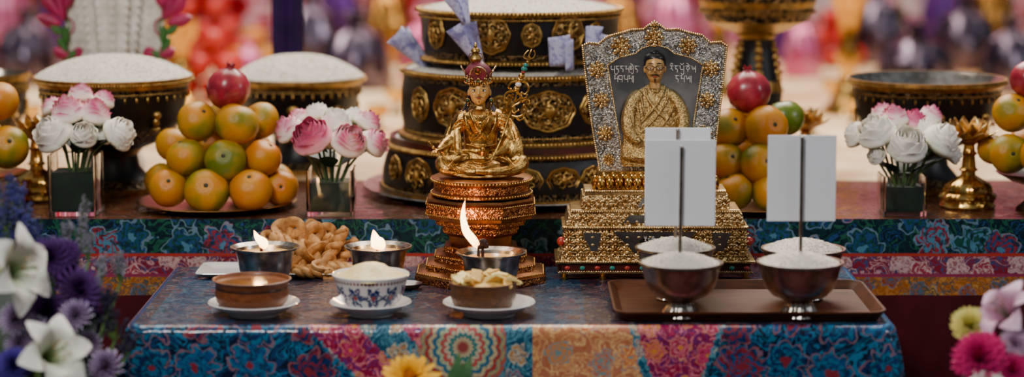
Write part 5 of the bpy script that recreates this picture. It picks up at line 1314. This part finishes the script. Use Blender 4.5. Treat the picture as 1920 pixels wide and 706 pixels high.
fruitpile(405, 5.3, 27, 3, 'red apples on the back altar'); fruitpile(385, 6.4, 24, 4, 'red apples at the rear'); fruitpile(1552, 6.2, 22, 3, 'red apples beside gold urn')
fruitpile(480, 6.1, 24, 2, 'oranges on the back altar', orange_me, 'orange stacked on the cream cloth', 'orange')
foil = mat('silver_foil', C('887c8c'), .25, 1, C('44384a'), 30, .8, 60); gfoil = mat('gold_foil', C('d09c50'), .25, 1, C('986028'), 30, .8, 60); pfoil = mat('pink_foil', C('b83470'), .3, .7, C('e090b4'), 20, .8, 60)
def foilgift(u, d, w, h, m=foil, lab='crinkled silver foil dome gift with gathered top'):
    c = B3(u, d); kk = K(d); b = B(); Rw = w/2*kk; H = h*kk
    b.lathe(c.x, c.y, [(0, .001), (Rw*.9, .001), (Rw, H*.2), (Rw*.95, H*.45), (Rw*.7, H*.7), (Rw*.25, H*.82), (Rw*.15, H*.88), (Rw*.4, H), (0, H*.9)], 40, rf=lambda a, i: 1+.07*sin(9*a+i)+.05*sin(17*a+2*i))
    o = b.obj('foil_gift', m, 30); top(o, (c.x, c.y, 0.001), lab, 'gift', (), 'foil-wrapped gifts')
for (u, d, w, h) in ((670, 5.6, 130, 140), (590, 6.1, 110, 150), (1710, 5.6, 140, 120), (1800, 6.1, 120, 140), (1890, 5.5, 110, 140), (1640, 6.3, 100, 150), (60, 5.7, 120, 140), (-40, 5.3, 110, 150)): foilgift(u, d, w, h)
for (u, d, w, h) in ((730, 6.3, 90, 170), (1160, 6.3, 100, 150), (1850, 6.5, 90, 170), (330, 5.9, 70, 120)): foilgift(u, d, w, h, gfoil, 'crinkled gold foil gift with gathered top')
for (u, d, w, h) in ((790, 5.8, 80, 130), (1260, 6.2, 100, 170), (470, 5.5, 70, 100), (1500, 5.9, 70, 120), (10, 6.4, 100, 190)): foilgift(u, d, w, h, pfoil, 'crinkled pink foil gift with gathered top')
pf = mat('purple_foil', C('3c1858'), .3, .6, C('683890'), 20, .6, 60)
for u, d in ((640, 6.5), (120, 6.3), (1455, 6.4), (1760, 6.5)): foilgift(u, d, 80, 190, pf, 'purple foil-wrapped gift with gathered top')
def gcol(u, d, w, h):
    c = B3(u, d); kk = K(d); b = B(); w *= kk/2; h *= kk
    b.lathe(c.x, c.y, [(0, .001), (w*1.2, .001), (w*1.2, h*.05), (w*.6, h*.12), (w*.35, h*.3), (w*.7, h*.4), (w*.4, h*.5), (w*.6, h*.7), (w*1.1, h*.85), (w*1.2, h), (w*.9, h), (0, h*.9)], 32)
    o = b.obj('gold_urn', gold_b, 50); top(o, (c.x, c.y, .001), 'tall gold urn standing on the back altar', 'urn', (), 'gold urns')
gcol(1585, 5.0, 75, 270); gcol(345, 5.2, 60, 160); gcol(1345, 5.4, 60, 220)
rn = random.Random(21)
PK = [C('b81858'), C('d86890'), C('f0e0e8'), C('502478'), C('900c1c'), C('a81428')]
smats = [mat('silk_blossom', c, .6, spec=.2) for c in PK]
cme = [carn_mesh('bloom', m) for m in smats]
placed = []
tries = 0
while len(placed) < 50 and tries < 3000:
    tries += 1
    u = rn.choice([rn.uniform(-20, 120), rn.uniform(330, 520), rn.uniform(570, 790), rn.uniform(1130, 1330), rn.uniform(1470, 1940), rn.uniform(1600, 1920)])
    d = rn.uniform(6.62, 6.8); r = rn.uniform(26, 40)*K(d); z = rn.uniform(.12, .62); p = B3(u, d, z)
    if any((abs(p.x-q.x) < (r+r2)*1.0 and abs(p.z-q.z) < (r+r2)*.95) for q, r2 in placed): continue
    placed.append((p, r)); b = B(); b.tube([Vector((p.x, p.y+.03, .0)), p+Vector((0, .02, 0))], .004, 5, mi=0); s_ = b.obj('stem', stemm)
    bl = inst('bloom', rn.choice(cme), p, (rn.uniform(1.2, 1.6), 0, rn.uniform(-.3, .3)), r)
    thing('silk_flower', (p.x, p.y, 0), 'bright silk flower on tall stem on the back altar', 'flower', [bl, s_], 'silk flowers on the back altar')
for i, (u, d) in enumerate(((60, 4.7), (335, 4.6), (480, 4.8), (710, 4.7), (745, 5.0), (1520, 4.6), (1600, 4.8), (1660, 4.6), (1560, 5.2), (1840, 4.8), (1300, 4.8))):
    c = B3(u, d); b = B(); q = 20*K(d)
    b.lathe(c.x, c.y, [(0, .001), (q*.7, .001), (q*.3, q*.6), (q*.3, q*1.1), (q, q*1.6), (q*1.15, q*2.4), (q, q*2.4), (q*.8, q*1.9), (0, q*1.8)], 24)
    o = b.obj('offering_cup', gold_b, 50); top(o, (c.x, c.y, .001), 'small gold offering cup on cream cloth', 'cup', (), 'gold offering cups')

# ---------------------------------------------------------------- camera, light
cam = bpy.data.cameras.new('camera'); co_ = bpy.data.objects.new('camera', cam); bpy.context.scene.collection.objects.link(co_)
co_.location = CAM; co_.rotation_euler = (pi/2-PT, 0, 0); cam.sensor_width = 36; cam.lens = 36*F/1920
cam.dof.use_dof = True; cam.dof.focus_distance = 2.99; cam.dof.aperture_fstop = 2.1; cam.clip_start = .05
bpy.context.scene.camera = co_
w = bpy.data.worlds.new('world'); bpy.context.scene.world = w; w.use_nodes = True; nt = w.node_tree
bg = nt.nodes['Background']; tc = nt.nodes.new('ShaderNodeTexCoord'); sx = nt.nodes.new('ShaderNodeSeparateXYZ'); rm = nt.nodes.new('ShaderNodeValToRGB')
nt.links.new(tc.outputs['Generated'], sx.inputs[0]); nt.links.new(sx.outputs[2], rm.inputs[0]); nt.links.new(rm.outputs[0], bg.inputs[0])
rm.color_ramp.elements[0].color = (.26, .22, .20, 1); rm.color_ramp.elements[1].color = (.8, .9, 1, 1); rm.color_ramp.elements[1].position = .7
bg.inputs[1].default_value = .24
def area(name, loc, tgt, size, e, col, sy=None):
    l = bpy.data.lights.new(name, 'AREA'); l.energy = e; l.color = col; l.size = size
    if sy: l.shape = 'RECTANGLE'; l.size_y = sy
    o = bpy.data.objects.new(name, l); bpy.context.scene.collection.objects.link(o); o.location = loc
    o.rotation_euler = (Vector(tgt)-Vector(loc)).to_track_quat('-Z', 'Y').to_euler()
area('soft_sky_key', (-.75, -1.7, 1.8), (0, .1, .1), .55, 46, (1, .95, .90))
area('back_daylight', (.3, 1.9, 1.8), (0, .3, .1), 1.0, 34, (1, .92, .82), .5)
area('sunlit_rear', (0, 2.2, 3.0), (0, 2.4, 0), 3.0, 250, (1, .86, .72))
area('side_fill', (1.9, -.6, 1.0), (.3, .1, .1), .4, 8, (.85, .9, 1))
